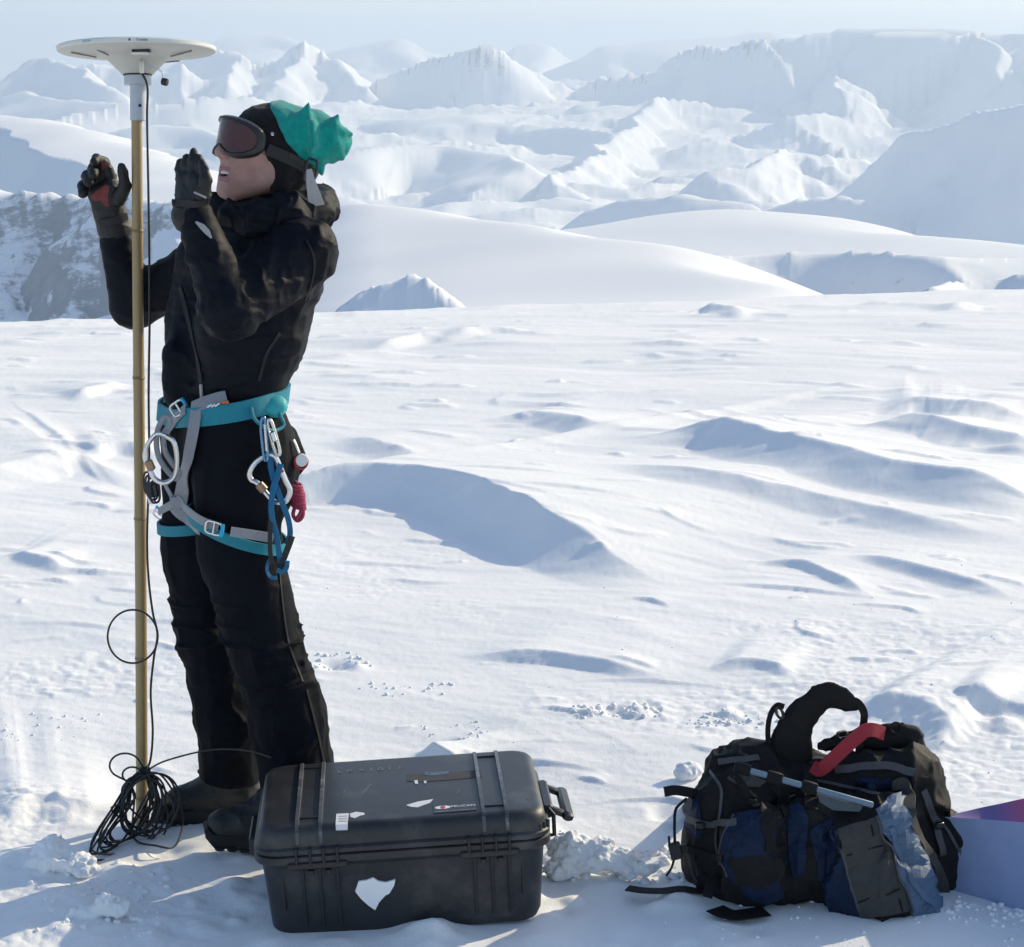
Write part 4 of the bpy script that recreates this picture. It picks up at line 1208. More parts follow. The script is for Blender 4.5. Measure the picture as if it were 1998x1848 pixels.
P_, N_ = Sf(442, 793, .021); MB().box(P_[0], (.008, .001, .003), basis((1, -.3, .15))).done("orange_tag", M_ORANGE, harness)
# gear loop at her hip and padded end of the belt
gp = np.array([Sf(u, v, l)[0][0] for u, v, l in [(487, 799, .012), (492, 818, .016), (506, 833, .020), (522, 838, .022), (536, 828, .024)]] + [W(546, 808, 4.36), W(547, 786, 4.38)])
MB().tube(catmull(gp, 26), .0042, 8).done("gear_loop", M_HTEAL, harness)
soft("belt_pad", lambda P: s_ell(P, W(524, 794, 4.385), (.042, .034, .028)) - folds(P, 26, 26, 14, 71, .0025), W(524, 794, 4.385) - .06, W(524, 794, 4.385) + .06, .004, surf("pale_teal_cloth", (0.02, 0.33, 0.36), .6, var=.15), harness)

# ------------------------------------------------------------------ hardware hanging from the harness
def loop_thing(name, label, cat, P, r, mat, group=None, sleeve=None, band=None, gate=None):
    P = np.asarray(P, float)
    n = max(40, len(P) * 5)
    q = np.concatenate([P, P[:2]]); C_ = catmull(np.concatenate([P[-1:], P, P[:2]]), (len(P) + 2) * 8)[8:-8]
    C_ = C_[:-1]
    root = empty(name, P.mean(0), label, cat, group)
    MB().tube(C_, r, 8, closed=True).done("frame", mat, root)
    if sleeve is not None:
        a, b = np.asarray(sleeve[0]), np.asarray(sleeve[1]); MB().tube([a, a + (b - a) * .1, a + (b - a) * .9, b], [r * 1.1, r * 1.7, r * 1.7, r * 1.1], 12).done("locking_sleeve", sleeve[2], root)
    if band is not None:
        a, b = np.asarray(band[0]), np.asarray(band[1]); MB().tube([a, b], r * 1.14, 12).done("colour_band", band[2], root)
    if gate is not None: MB().tube(gate, r * .8, 8).done("gate", M_STEEL, root)
    return root
Yg = 4.295
cw = lambda px, Y: np.array([W(u, v, y) for (u, v), y in zip(px, np.broadcast_to(Y, (len(px),)))])
loop_thing("carabiner", "large silver pear shaped carabiner with red band at the hip", "carabiner",
    cw([(522, 888), (499, 902), (487, 922), (490, 936), (503, 944), (529, 974), (543, 981), (558, 977), (566, 958), (557, 937), (545, 908), (536, 891)], Yg), .0062, M_STEEL,
    sleeve=(W(504, 944, Yg), W(517, 958, Yg), M_BROWN), band=(W(545, 912, Yg), W(550, 922, Yg), M_REDP))
loop_thing("carabiner", "slim straight silver carabiner on the gear loop holding the pear shaped one", "carabiner",
    cw([(511, 818), (509, 838), (513, 878), (516, 896), (521, 898), (522, 886), (518, 838), (516, 816)], Yg - .012), .0033, M_BLUEMETAL, gate=cw([(516, 828), (520, 880)], Yg - .014))
loop_thing("carabiner", "short slim carabiner right of its twin, threaded with the blue sling", "carabiner",
    cw([(522, 820), (524, 842), (533, 872), (541, 888), (546, 882), (540, 856), (530, 824)], Yg - .006), .0036, M_STEEL, sleeve=(W(530, 842, Yg - .008), W(537, 862, Yg - .008), M_STEEL))
loop_thing("carabiner", "silver locking carabiner with bronze sleeve on the front belay loop", "carabiner",
    cw([(322, 850), (304, 848), (287, 870), (283, 892), (291, 912), (302, 934), (322, 942), (340, 930), (345, 900), (340, 864)], 4.30), .0055, M_STEEL,
    sleeve=(W(288, 898, 4.30), W(297, 918, 4.30), M_BROWN))
loop_thing("belay_loop", "grey belay loop of doubled webbing at the front of the harness", "belay loop",
    cw([(324, 812), (310, 832), (305, 862), (310, 892), (326, 918), (344, 934), (350, 922), (336, 904), (322, 880), (320, 850), (332, 826)], 4.325), .0062, M_HGREY)
# belay device and small dark rack at the far left hip
bd = empty("belay_device", W(297, 945, 4.36), "dark metal belay device hanging behind the bamboo pole at hip height", "belay device")
mb = MB()
for i in range(4): mb.tube(ring_px(W(290 + i * 4, 942 + i * 6, 4.36), basis((.4, -.9, .1))[:, [1, 2, 0]], .011, .024, 22, 3), .0026, 6, closed=True)
mb.done("wire_loop", M_DARKMETAL, bd)
MB().box(W(299, 956, 4.37), (.014, .010, .016), basis((.8, -.5, .2)), bev=.004).done("body", M_DARKMETAL, bd)
MB().box(W(296, 975, 4.365), (.009, .006, .010), basis((.8, -.5, .2)), bev=.003).done("plate", M_STEEL, bd)
# blue sling
def ribbon3(px, Y, w, nrm, mb=None, n=None, t=.0022):
    P = catmull(cw(px, Y), n or len(px) * 7)
    T = np.gradient(P, axis=0); T /= np.linalg.norm(T, axis=1, keepdims=True)
    nrm = np.broadcast_to(np.asarray(nrm, float), P.shape); Sd = np.cross(nrm, T); Sd /= np.linalg.norm(Sd, axis=1, keepdims=True)
    N2 = np.cross(T, Sd)
    return (mb or MB()).strip(P, Sd, N2, w, t)
sl = empty("sling", W(545, 1000, 4.28), "blue and black webbing sling twisted through the pear shaped carabiner", "sling")
mb = ribbon3([(528, 880), (528, 908), (533, 932), (541, 955), (552, 985), (562, 1012), (566, 1040), (560, 1062)], [4.30, 4.29, 4.285, 4.28, 4.28, 4.29, 4.30, 4.30], .0125, (.25, -1, .05))
ribbon3([(548, 905), (541, 930), (534, 950), (530, 980), (531, 1010), (540, 1045), (545, 1080), (548, 1100)], [4.285, 4.28, 4.275, 4.27, 4.27, 4.28, 4.28, 4.29], .0130, (-.2, -1, .05), mb)
ribbon3([(530, 1086), (522, 1100), (521, 1115), (529, 1127), (541, 1127)], 4.275, .008, (.7, -.7, .1), mb)
ribbon3([(540, 1112), (550, 1116), (559, 1108), (561, 1094)], 4.27, .010, (.2, -1, .1), mb)
mb.done("blue_webbing", M_SLING, sl)
mb = ribbon3([(529, 1010), (527, 1040), (527, 1075), (531, 1100)], 4.272, .010, (.2, -1, 0))
ribbon3([(570, 1046), (562, 1068), (552, 1094), (546, 1112)], 4.282, .014, (.3, -1, .05), mb)
mb.done("black_webbing", M_STRAPD, sl)
# red and white pulley, pink cord
pu = empty("pulley", W(587, 898, 4.42), "small white pulley with red edges on the back of the harness", "pulley")
M_ = basis((.3, -.95, .1))[:, [1, 2, 0]]
MB().lathe([(.003, -.006), (.0135, -.006), (.0150, 0), (.0135, .006), (.003, .006)], 24, M_, W(588, 898, 4.42)).done("cheek_plate", M_WHITE, pu)
MB().tube(ring_px(W(587, 901, 4.42), M_, .0155, .0165, 28), .0022, 6, closed=True).done("rim", M_REDP, pu)
MB().tube(cw([(572, 858), (577, 868), (583, 884)], 4.42), .0035, 6).done("swivel", M_STEEL, pu)
pc = empty("cord_bundle", W(582, 970, 4.44), "coiled pink cord bundle hanging behind the hip", "cord")
mb = MB()
for i in range(9):
    t_ = i / 8
    c = W(575 + 13 * t_ - 5 * t_ * t_ , 945 + 44 * t_, 4.43 + .002 * (i % 3))
    mb.tube(ring_px(c, basis((.25, -.1, 1))[:, [1, 2, 0]], .0135 - .003 * t_, .016, 20), .0036, 6, closed=True)
mb.done("wraps", M_PINK, pc)
mb = MB().tube(catmull(cw([(570, 930), (575, 945), (590, 990), (590, 1008), (580, 1016), (572, 1004), (577, 985)], 4.44), 40), .0045, 8)
mb.tube(catmull(cw([(573, 936), (584, 950), (593, 968), (586, 1000), (578, 1012)], 4.435), 30), .004, 8); mb.done("strand", M_PINK, pc)

# ------------------------------------------------------------------ bamboo pole
M_BAMBOO = surf("dry_bamboo", (0.36, 0.255, 0.115), .5, var=.18, scale=26, stretch=(1, 1, .06), bump=.12, bscale=160, dirt=(.17, .11, .05), dscale=20, dlim=(.58, .8))
M_NODE = surf("bamboo_node", (0.27, 0.18, 0.085), .6, var=.2, scale=60)
pb = G(275, 1606); pole_base = np.array([pb[0], pb[1], pb[2]])
pole_top = W(269, 232, pb[1] + .085)
pd = pole_top - pole_base; PL = np.linalg.norm(pd); pd /= PL
pole = empty("bamboo_pole", pole_base, "upright bamboo pole stuck in the snow, carrying the round antenna", "pole")
nodes_v = [450, 737, 1012, 1284, 1556]
node_t = []
for v in nodes_v:
    ts = np.linspace(0, PL, 600); pts = pole_base + pd * ts[:, None]
    d = pts - EYE; vv = 924 - FPX * (d @ UP) / (d @ FW); node_t.append(float(np.interp(-v, -vv, ts)))
ts = np.linspace(-.05, PL + .08, 140)
rad = np.interp(ts, [-.05, PL], [.0142, .0122])
bend = np.array([[.0025 * math.sin(t * 2.3 + 1), .002 * math.sin(t * 1.9), 0] for t in ts])
for nt_ in node_t: rad = rad + .0006 * np.exp(-((ts - nt_) / .02) ** 2)
mb = MB().tube(pole_base + pd * ts[:, None] + bend, rad, 20); mb.done("culm", M_BAMBOO, pole)
for nt_ in node_t:
    c = pole_base + pd * nt_ + np.array([.0025 * math.sin(nt_ * 2.3 + 1), .002 * math.sin(nt_ * 1.9), 0]); r0 = float(np.interp(nt_, ts, rad))
    mb = MB().tube([c - pd * .004, c - pd * .0015, c + pd * .0008, c + pd * .004], [r0, r0 + .0016, r0 + .0008, r0], 20); mb.done("node", M_NODE, pole)

# ------------------------------------------------------------------ antenna
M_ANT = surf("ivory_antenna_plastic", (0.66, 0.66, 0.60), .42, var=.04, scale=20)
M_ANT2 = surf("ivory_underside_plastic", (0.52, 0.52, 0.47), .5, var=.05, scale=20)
M_GREYP = surf("grey_pipe_plastic", (0.46, 0.50, 0.55), .45, var=.06, scale=20)
M_BLACKP = surf("black_plastic", (0.013, 0.013, 0.014), .42, var=.2)
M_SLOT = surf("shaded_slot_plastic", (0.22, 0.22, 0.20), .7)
M_NAVY = surf("navy_print", (0.02, 0.04, 0.16), .5)
M_PALEB = surf("pale_blue_print", (0.30, 0.38, 0.50), .5)
ac = W(267, 96, pb[1] + .10)
ax_ = pole_top - ac; tilt = R(6.3)
AM = np.stack([np.array([1, 0, .012]), np.array([0, math.cos(tilt), -math.sin(tilt)]), np.array([-.012, math.sin(tilt), math.cos(tilt)])], 1)
AM[:, 1] = np.cross(AM[:, 2], AM[:, 0])
ap = lambda x, y, z: ac + AM @ np.array([x, y, z])
ant = empty("satellite_antenna", ac, "round ivory satellite antenna on top of the bamboo pole", "antenna")
MB().lathe([(.1745, .0045), (.168, .0075), (.12, .0125), (.06, .0155), (.02, .0165), (.001, .0166)], 96, AM, ac).done("dome", M_ANT, ant)
MB().lathe([(.1765, -.0060), (.1785, -.0035), (.1785, .0030), (.1762, .0048), (.170, .0052)], 96, AM, ac).done("rim", M_ANT, ant)
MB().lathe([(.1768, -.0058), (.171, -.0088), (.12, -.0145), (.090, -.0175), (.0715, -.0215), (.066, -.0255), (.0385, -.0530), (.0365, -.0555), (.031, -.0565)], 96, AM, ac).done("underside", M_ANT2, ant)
MB().lathe([(.030, -.0560), (.0325, -.0565), (.0325, -.0590), (.030, -.0595)], 48, AM, ac).done("gasket", M_BLACKP, ant)
MB().lathe([(.030, -.0592), (.0308, -.0600), (.0308, -.0785), (.030, -.0795), (.018, -.0795)], 48, AM, ac).done("collar", M_GREYP, ant)
low = ap(0, 0, -.078)
sv = pole_base + pd * (PL - .004) - low; sl_ = np.linalg.norm(sv)
MB().tube([low, low + sv * .5, low + sv * .985, low + sv], [.0175, .0175, .0175, .0165], 32).done("mounting_tube", M_GREYP, ant)
q = low + sv * .58; MB().lathe([(.0001, .0), (.0036, .0), (.0036, .004), (.003, .005)], 14, basis((.42, -.9, 0))[:, [1, 2, 0]], q + np.array([.42, -.9, 0]) * .0160).done("screw", M_BLACKP, ant)
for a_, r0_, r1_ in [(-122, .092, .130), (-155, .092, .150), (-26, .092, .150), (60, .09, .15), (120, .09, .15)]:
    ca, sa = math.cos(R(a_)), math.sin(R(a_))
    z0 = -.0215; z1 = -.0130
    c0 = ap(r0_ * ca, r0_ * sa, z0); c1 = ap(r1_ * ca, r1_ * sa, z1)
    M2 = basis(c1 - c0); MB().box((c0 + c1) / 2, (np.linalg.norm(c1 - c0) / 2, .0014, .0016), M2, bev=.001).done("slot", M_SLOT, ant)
MB().box(ap(.026, -.104, -.0200), (.018, .012, .0040), AM, bev=.002).done("bracket", M_WHITE, ant)
MB().box(ap(.030, -.110, -.0170), (.020, .010, .0032), AM, bev=.001).done("bracket_recess", M_BLACKP, ant)
cn = ap(.020, -.058, -.036)
mb = MB().tube([cn + [0, .02, .004], cn + [0, -.006, -.002]], .0062, 16); mb.tube([cn + [.001, -.005, 0], cn + [.001, -.008, -.012], cn + [.001, -.008, -.024]], [.0058, .0056, .0045], 14)
mb.done("connector", surf("nickel_connector", (.62, .58, .50), .35, metal=.6, var=.08), ant)
cap_c = W(322, 160, cn[1] - .005)
MB().lathe([(.001, -.008), (.0078, -.007), (.0088, 0), (.0078, .006), (.001, .008)], 18, basis((.9, -.2, -.2))[:, [1, 2, 0]], cap_c).done("dust_cap", M_BLACKP, ant)
MB().tube(catmull(np.array([cn + [.006, -.004, .0], cn + [.016, -.005, -.006], W(313, 138, cn[1] - .004), cap_c + [-.004, 0, .007]]), 16), .0010, 5).done("cap_cord", M_GREYP, ant)
def rim_text(name, body, ang, size, mat):
    a = R(ang); n_ = AM @ np.array([math.cos(a), math.sin(a), 0]); t_ = AM @ np.array([-math.sin(a), math.cos(a), 0])
    text_obj(name, body, size, mat, ant, np.stack([t_, AM[:, 2], n_], 1), ac + n_ * .1786 + AM[:, 2] * -.0003, .0003)
rim_text("rim_lettering", "Trimble", -76, .0080, M_NAVY)
rim_text("rim_marking", "ZEPHYR", -117, .0062, M_PALEB)
a = R(-84.5); n_ = AM @ np.array([math.cos(a), math.sin(a), 0]); t_ = AM @ np.array([-math.sin(a), math.cos(a), 0])
MB().box(ac + n_ * .1787, (.0022, .0025, .0003), np.stack([t_, AM[:, 2], n_], 1)).done("rim_emblem", M_NAVY, ant)

# ------------------------------------------------------------------ antenna cable
M_CABLE = surf("black_cable_sheath", (0.012, 0.012, 0.013), .42, var=.2)
Yc = pb[1] - .03
cab = empty("antenna_cable", G(284, 1620), "thin black cable hanging from the antenna, looped and coiled at the pole foot", "cable")
knot = (284, 1506)
run = [(cn + [.001, -.008, -.022])] + [W(u, v, y) for u, v, y in [(287.5, 170, cn[1] - .008), (287, 236, cn[1] - .010), (290, 400, Yc + .01), (292, 600, Yc), (290, 760, Yc), (291, 900, Yc), (287, 1050, Yc), (290, 1130, Yc), (298, 1195, Yc), (307, 1238, Yc - .006), (300, 1285, Yc), (294, 1350, Yc), (298, 1425, Yc), (294, 1480, Yc - .01), (knot[0], knot[1], Yc - .02)]]
MB().tube(catmull(np.array(run), 150), .0027, 8).done("hanging_lead", M_CABLE, cab)
a = np.linspace(.1, 2 * math.pi + .1, 60)
MB().tube(np.array([W(259 + 49 * math.cos(t), 1242 + 52 * math.sin(t), Yc - .012 + .006 * math.sin(t)) for t in a]), .0024, 8).done("loop", M_CABLE, cab)
mb = MB(); rr = random.Random(5)
Yk = Yc - .03
def on(u, v, lift): return G(u, v + lift * 0) + np.array([0, 0, lift])
for i in range(11):
    t_ = i / 10
    lu = 174 + 42 * t_ + rr.uniform(-4, 4); lv = 1686 - 34 * t_ + rr.uniform(-6, 4)
    mu = 228 + 26 * t_ + rr.uniform(-7, 7); mv = 1570 + rr.uniform(-14, 14)
    ru = 266 + 50 * rr.random(); rv = 1585 + rr.uniform(-20, 36)
    bot = G(lu, lv) + [0, 0, .020 + .007 * (i % 3)]
    P = [W(knot[0] + rr.uniform(-4, 4), knot[1] + rr.uniform(-3, 5), Yk + rr.uniform(-.008, .008)), W(252 + rr.uniform(-10, 8), 1528 + rr.uniform(-6, 8), Yk - .01), W(mu, mv, Yk - .02 - .015 * t_), bot,
         W((lu + ru) / 2 + 6, (lv + rv) / 2 + 14, (bot[1] + Yk) / 2), W(ru, rv, Yk - .02), W(296 + rr.uniform(-8, 10), 1535 + rr.uniform(-8, 8), Yk - .01)]
    mb.tube(catmull(np.array(P + P[:1]), 64), .0025, 6)
for k in range(6):
    ex, ey = 262 + 7 * k + rr.uniform(-5, 5), 1566 + rr.uniform(-6, 10)
    rx, ry = 26 + 5 * k + rr.uniform(-3, 5), 54 + rr.uniform(-6, 10)
    tt = np.linspace(0, 2 * math.pi, 44)[:-1]; lean = .25 + .2 * rr.random()
    mb.tube(np.array([W(ex + rx * math.cos(t) - lean * .5 * ry * math.sin(t), ey + ry * math.sin(t), Yk - .03 - .02 * math.sin(t) - .01 * (k % 3)) for t in tt]), .0025, 6, closed=True)
for (au, av, bu, bv, cu, cv) in [(318, 1516, 356, 1586, 306, 1668), (306, 1520, 326, 1580, 290, 1630), (312, 1530, 338, 1570, 300, 1612), (300, 1530, 312, 1580, 262, 1612)]:
    c3 = G(cu, cv) + [0, 0, .022] if cv > 1640 else W(cu, cv, Yk - .03)
    P = [W(*knot, Yk), W(au, av, Yk - .01), W(bu, bv, Yk - .03), W((bu + cu) / 2 + 12, (bv + cv) / 2 + 22, c3[1] + .02), c3, W(cu - 45, cv - 34, Yk - .05), W(262, 1560, Yk - .04), W(258, 1528, Yk - .02), W(*knot, Yk)]
    mb.tube(catmull(np.array(P), 80), .0025, 7)
for r_, cx, cy in [(30, 244, 1494), (19, 258, 1512)]:
    P = [W(knot[0], knot[1], Yk)] + [W(cx + r_ * math.cos(t), cy + r_ * .8 * math.sin(t), Yk - .015) for t in np.linspace(-.4, -4.2, 9)] + [W(262, 1530, Yk - .02)]
    mb.tube(catmull(np.array(P), 50), .0024, 7)
mb.done("coil", M_CABLE, cab)
mb = MB()
for i in range(4): mb.tube(ring_px(W(knot[0] - 6 + 4 * i, knot[1] + 2 - i, Yk), basis((1, 0, .3))[:, [1, 2, 0]], .011, .013, 16), .0024, 6, closed=True)
mb.done("knot", M_CABLE, cab)
MB().tube(catmull(cw([knot, (310, 1490), (345, 1478), (395, 1466), (440, 1462), (490, 1466), (530, 1478)], [Yk, 4.5, 4.5, 4.50, 4.46, 4.40, 4.36]), 40), .0022, 7).done("tail", M_CABLE, cab)
# ------------------------------------------------------------------ hard equipment case
M_CASE = surf("black_case_plastic", (0.0185, 0.0195, 0.022), .43, var=.15, scale=9, bump=.16, bscale=700, spec=.5, dirt=(.085, .08, .074), dscale=7, dlim=(.52, .78), rvar=.08)
M_CASE2 = surf("black_latch_plastic", (0.014, 0.0145, 0.016), .42, var=.15, scale=20, bump=.1, bscale=500)
M_RIDGE = surf("scuffed_sunlit_edge_plastic", (0.07, 0.073, 0.078), .34, var=.3, scale=60, dirt=(.30, .30, .30), dscale=40, dlim=(.52, .75))  # base lightened to hold sunlit edge highlights, scuffs mixed over it
M_PAPER = surf("white_sticker_paper", (0.70, 0.70, 0.71), .6, var=.05)
M_PAPERG = surf("grey_print", (0.36, 0.36, 0.40), .6)
M_SNOWB = snow_mat("loose_snow")
cf = G(796, 1814)
cyaw, croll = R(4.0), R(2.6)
CX = np.array([math.cos(cyaw) * math.cos(croll), math.sin(cyaw) * math.cos(croll), math.sin(croll)])
CY = np.cross([0, 0, 1.0], CX); CY /= np.linalg.norm(CY)
CZ = np.cross(CX, CY); CM = np.stack([CX, CY, CZ], 1)
CO = cf + CY * .185 + np.array([0, 0, .004])
cp = lambda x, y, z: CO + CM @ np.array([x, y, z])
case = empty("equipment_case", CO, "black hard plastic equipment case with ribbed lid lying on the snow at her feet", "case")
def rrect(hx, hy, r, z, n=7):
    out = []
    for sx, sy, a0 in ((1, 1, 0), (-1, 1, 90), (-1, -1, 180), (1, -1, 270)):
        for i in range(n):
            a = R(a0 + 90 * i / (n - 1)); out.append(cp(sx * (hx - r) + r * math.cos(a), sy * (hy - r) + r * math.sin(a), z))
    return out
def loft(rings, name, mat, parent, sharp=40):
    V = []; F = []; n = len(rings[0])
    for q in rings: V += list(q)
    for i in range(len(rings) - 1):
        for k in range(n): F.append((i*n+k, i*n+(k+1)%n, (i+1)*n+(k+1)%n, (i+1)*n+k))
    F.append(tuple(range(n))[::-1]); F.append(tuple((len(rings)-1)*n + k for k in range(n)))
    return MB().add(V, F).done(name, mat, parent, sharp=sharp)
base = loft([rrect(.262, .163, .04, -.012), rrect(.276, .177, .045, -.006), rrect(.284, .185, .05, .012), rrect(.289, .191, .05, .08), rrect(.295, .197, .05, .150), rrect(.297, .199, .05, .156), rrect(.305, .207, .055, .162), rrect(.309, .211, .055, .168), rrect(.309, .211, .055, .182), rrect(.306, .208, .055, .1845)], "base", M_CASE, case, 28)
lid = loft([rrect(.306, .208, .055, .1862), rrect(.309, .211, .055, .188), rrect(.309, .211, .055, .197), rrect(.306, .208, .055, .2005), rrect(.302, .204, .042, .202), rrect(.300, .202, .042, .222), rrect(.297, .199, .042, .233), rrect(.291, .193, .040, .240), rrect(.284, .186, .038, .2430), rrect(.276, .178, .034, .2437)], "lid", M_CASE, case, 28)
lip = loft([rrect(.300, .202, .05, .1835), rrect(.300, .202, .05, .1875)], "seal", M_RUBBER, case)
ZT = .2437
# lid ridges in pairs with cross bars
for x in (-.216, -.168, .170, .218):
    P = [cp(x, y, z) for y, z in [(-.204, .208), (-.198, .231), (-.186, .2430), (-.170, .2472), (0, .248), (.170, .2472), (.186, .2430), (.198, .231), (.204, .21)]]
    V = []; F = []
    for p, (ny, nz) in zip(P, [(-.9, .4), (-.8, .6), (-.45, .9), (-.1, 1), (0, 1), (.1, 1), (.45, .9), (.8, .6), (.9, .4)]):
        n_ = CM @ np.array([0, ny, nz])
        V += [p - CX * .0055 - n_ * .010, p - CX * .0036 + n_ * .0028, p + CX * .0036 + n_ * .0028, p + CX * .0055 - n_ * .010]
    for i in range(8):
        for k in range(3): F.append((i*4+k, i*4+k+1, (i+1)*4+k+1, (i+1)*4+k))
    F += [(0, 1, 2, 3), (35, 34, 33, 32)]
    MB().add(V, F).done("ridge", M_RIDGE, lid, sharp=25)
for x in (-.192, .194):
    for y in (-.150, .155): MB().box(cp(x, y, ZT + .0005), (.020, .0042, .0022), CM, bev=.001).done("cross_bar", M_CASE2, lid)
# latches: finned hinge with long ribs below
for x in (-.178, .178):
    la = MB().box(cp(x, -.209, .164), (.062, .007, .008), CM, bev=.003).done("latch", M_CASE2, case)
    for k in range(4):
        MB().box(cp(x - .042 + k * .028, -.2125, .184), (.0028, .0055, .020), CM, bev=.0015).done("fin", M_CASE2, la)
    for k in range(3):
        b = MB(); xx = x - .032 + k * .036
        V = [cp(xx + s_ * .0032, yy, zz) for zz, yy in ((.160, -.2065), (.02, -.1925)) for s_, yy in ((-1, yy + .012), (-.7, yy), (.7, yy), (1, yy + .012))]
        b.add(V, [(0, 1, 5, 4), (1, 2, 6, 5), (2, 3, 7, 6), (0, 3, 2, 1), (4, 5, 6, 7)]).done("rib", M_CASE2, la)
    for k in range(2): MB().box(cp(x - .014 + k * .036, -.204, .146), (.006, .005, .006), CM, bev=.002).done("catch", M_CASE2, la)
for x in (-.252, .246): MB().box(cp(x, -.1915, .105), (.003, .004, .045), CM, bev=.0015).done("side_rib", M_CASE2, base)
# folded out handle on the right end
hd = MB()
hd.box(cp(.312, -.005, .196), (.011, .082, .014), CM, bev=.004)
handle = hd.done("handle", M_CASE2, case)
hb = basis(CM @ np.array([.90, 0, -.42]))
for y in (.060, -.070): MB().box(cp(.331, y, .191), (.021, .008, .007), hb, bev=.003).done("arm", M_CASE2, handle)
MB().box(cp(.354, -.005, .181), (.012, .082, .010), hb, bev=.005).done("grip", M_CASE2, handle)
MB().tube([cp(.312, -.09, .205), cp(.322, -.10, .196), cp(.322, -.10, .150), cp(.312, -.09, .146)], .0045, 8).done("hasp", M_CASE2, handle)
lh = MB().box(cp(-.315, -.02, .165), (.010, .07, .020), CM, bev=.004).done("handle", M_CASE2, case)
for k in range(3): MB().box(cp(.285 + k * .009, -.190 + k * .010, .206), (.0016, .006, .008), CM @ np.array([[math.cos(.7), -math.sin(.7), 0], [math.sin(.7), math.cos(.7), 0], [0, 0, 1]])).done("corner_rib", M_RIDGE, lid)
# stickers, plate and lettering on the lid
f_top = lambda P: (P - cp(0, 0, ZT).astype(np.float32)) @ CZ.astype(np.float32)
_n = np.cross(cp(.1, -.191, .08) - cp(-.1, -.191, .08), cp(0, -.197, .15) - cp(0, -.191, .08)); _n /= np.linalg.norm(_n)
if _n[1] > 0: _n = -_n
f_front = lambda P: (P - cp(0, -.191, .08).astype(np.float32)) @ _n.astype(np.float32)
z6 = lambda L: [(466.2 + .3417 * x, 1448.6 + .3417 * (y - (26 if 340 < y < 500 else 0))) for x, y in L]
def thin(name, f, L, mat, parent, label=None, lift=.0002, t=.0006, step=6):
    o = patch(name, f, L, mat, parent, lift, t, step, smooth=False)
    if label: o['label'] = label
    return o
st = thin("sticker", f_top, z6([(556, 436), (628, 432), (618, 496), (552, 498)]), M_PAPER, lid, "square white paper sticker")
for k in range(3): thin("print_line", f_top, z6([(570, 448 + k * 14), (618, 446 + k * 14), (617, 452 + k * 14), (569, 454 + k * 14)]), M_PAPERG, st, lift=.0009, t=.0003)
thin("sticker", f_top, z6([(634, 434), (668, 424), (716, 430), (718, 440), (690, 446), (660, 460), (636, 452)]), M_PAPER, lid, "torn white sticker scrap")
thin("sticker", f_top, z6([(955, 386), (1020, 366), (1108, 352), (1090, 372), (1020, 398), (985, 396)]), M_PAPER, lid, "torn white sticker sliver")
pl = thin("name_plate", f_top, z6([(1106, 380), (1346, 364), (1356, 416), (1112, 434)]), M_CASE2, lid, "black name plate with oval emblem", t=.0012)
def on_top(x, y):
    u, v = z6([(x, y)])[0]; P, _ = trace(f_top, np.array([u]), np.array([v])); return P[0]
o1 = on_top(1164, 401)
def disc(name, c, ax, ay, mat, par, h):
    MB().add(*((lambda r: (list(r), [tuple(range(len(r)))]))(ring_px(c + CZ * h, CM, ax, ay, 24)))).done(name, mat, par, smooth=False)
disc("emblem", o1, .0165, .0095, M_PAPER, pl, .0017); disc("emblem_centre", o1, .0055, .0085, surf("red_print", (.5, .03, .03), .5), pl, .0020)
def plate_text(name, s, x, y, size, mat, par, h=.0018, shear=0):
    text_obj(name, s, size, mat, par, CM, on_top(x, y) + CZ * h, .0002)
plate_text("plate_lettering", "PELICAN", 1280, 392, .0135, M_PAPER, pl); plate_text("plate_small_lettering", "TORRANCE, CALIFORNIA USA", 1236, 419, .0064, M_PAPERG, pl)
plate_text("chalk_marking", "L R X 1 0 1 7", 745, 158, .026, surf("faint_white_marker", (.17, .18, .20), .7), lid, .0006)
thin("tape_residue", f_top, z6([(952, 188), (1050, 180), (1160, 176), (1378, 158), (1386, 200), (1180, 216), (1050, 226), (960, 222)]), surf("dull_tape_residue", (.045, .043, .042), .7, var=.3, scale=40), lid)
thin("faded_marking", f_top, z6([(1060, 168), (1120, 174), (1198, 164), (1196, 182), (1120, 194), (1060, 190)]), surf("faded_blue_label", (.09, .12, .17), .6, var=.5, scale=90), lid, lift=.0009)
for L in ([(1000, 222), (1020, 218), (1024, 238), (1008, 240)], [(1056, 224), (1070, 222), (1070, 234), (1058, 236)]): thin("paint_chip", f_top, z6(L), M_PAPER, lid, lift=.0009)
for L in ([(700, 292), (752, 238), (755, 240), (704, 295)], [(1240, 296), (1264, 262), (1267, 264), (1243, 299)], [(592, 292), (604, 272), (607, 274), (595, 294)], [(1640, 310), (1646, 350), (1649, 350), (1644, 308)]): thin("scratch", f_top, z6(L), M_RIDGE, lid, step=12)
sp = thin("snow_patch", f_front, z6([(684, 788), (728, 782), (765, 768), (798, 788), (840, 794), (893, 778), (886, 812), (858, 858), (836, 868), (800, 908), (778, 952), (740, 926), (696, 886), (664, 846)]), M_SNOWB, base, "white torn patch on the case front", lift=.001, t=.004, step=8)

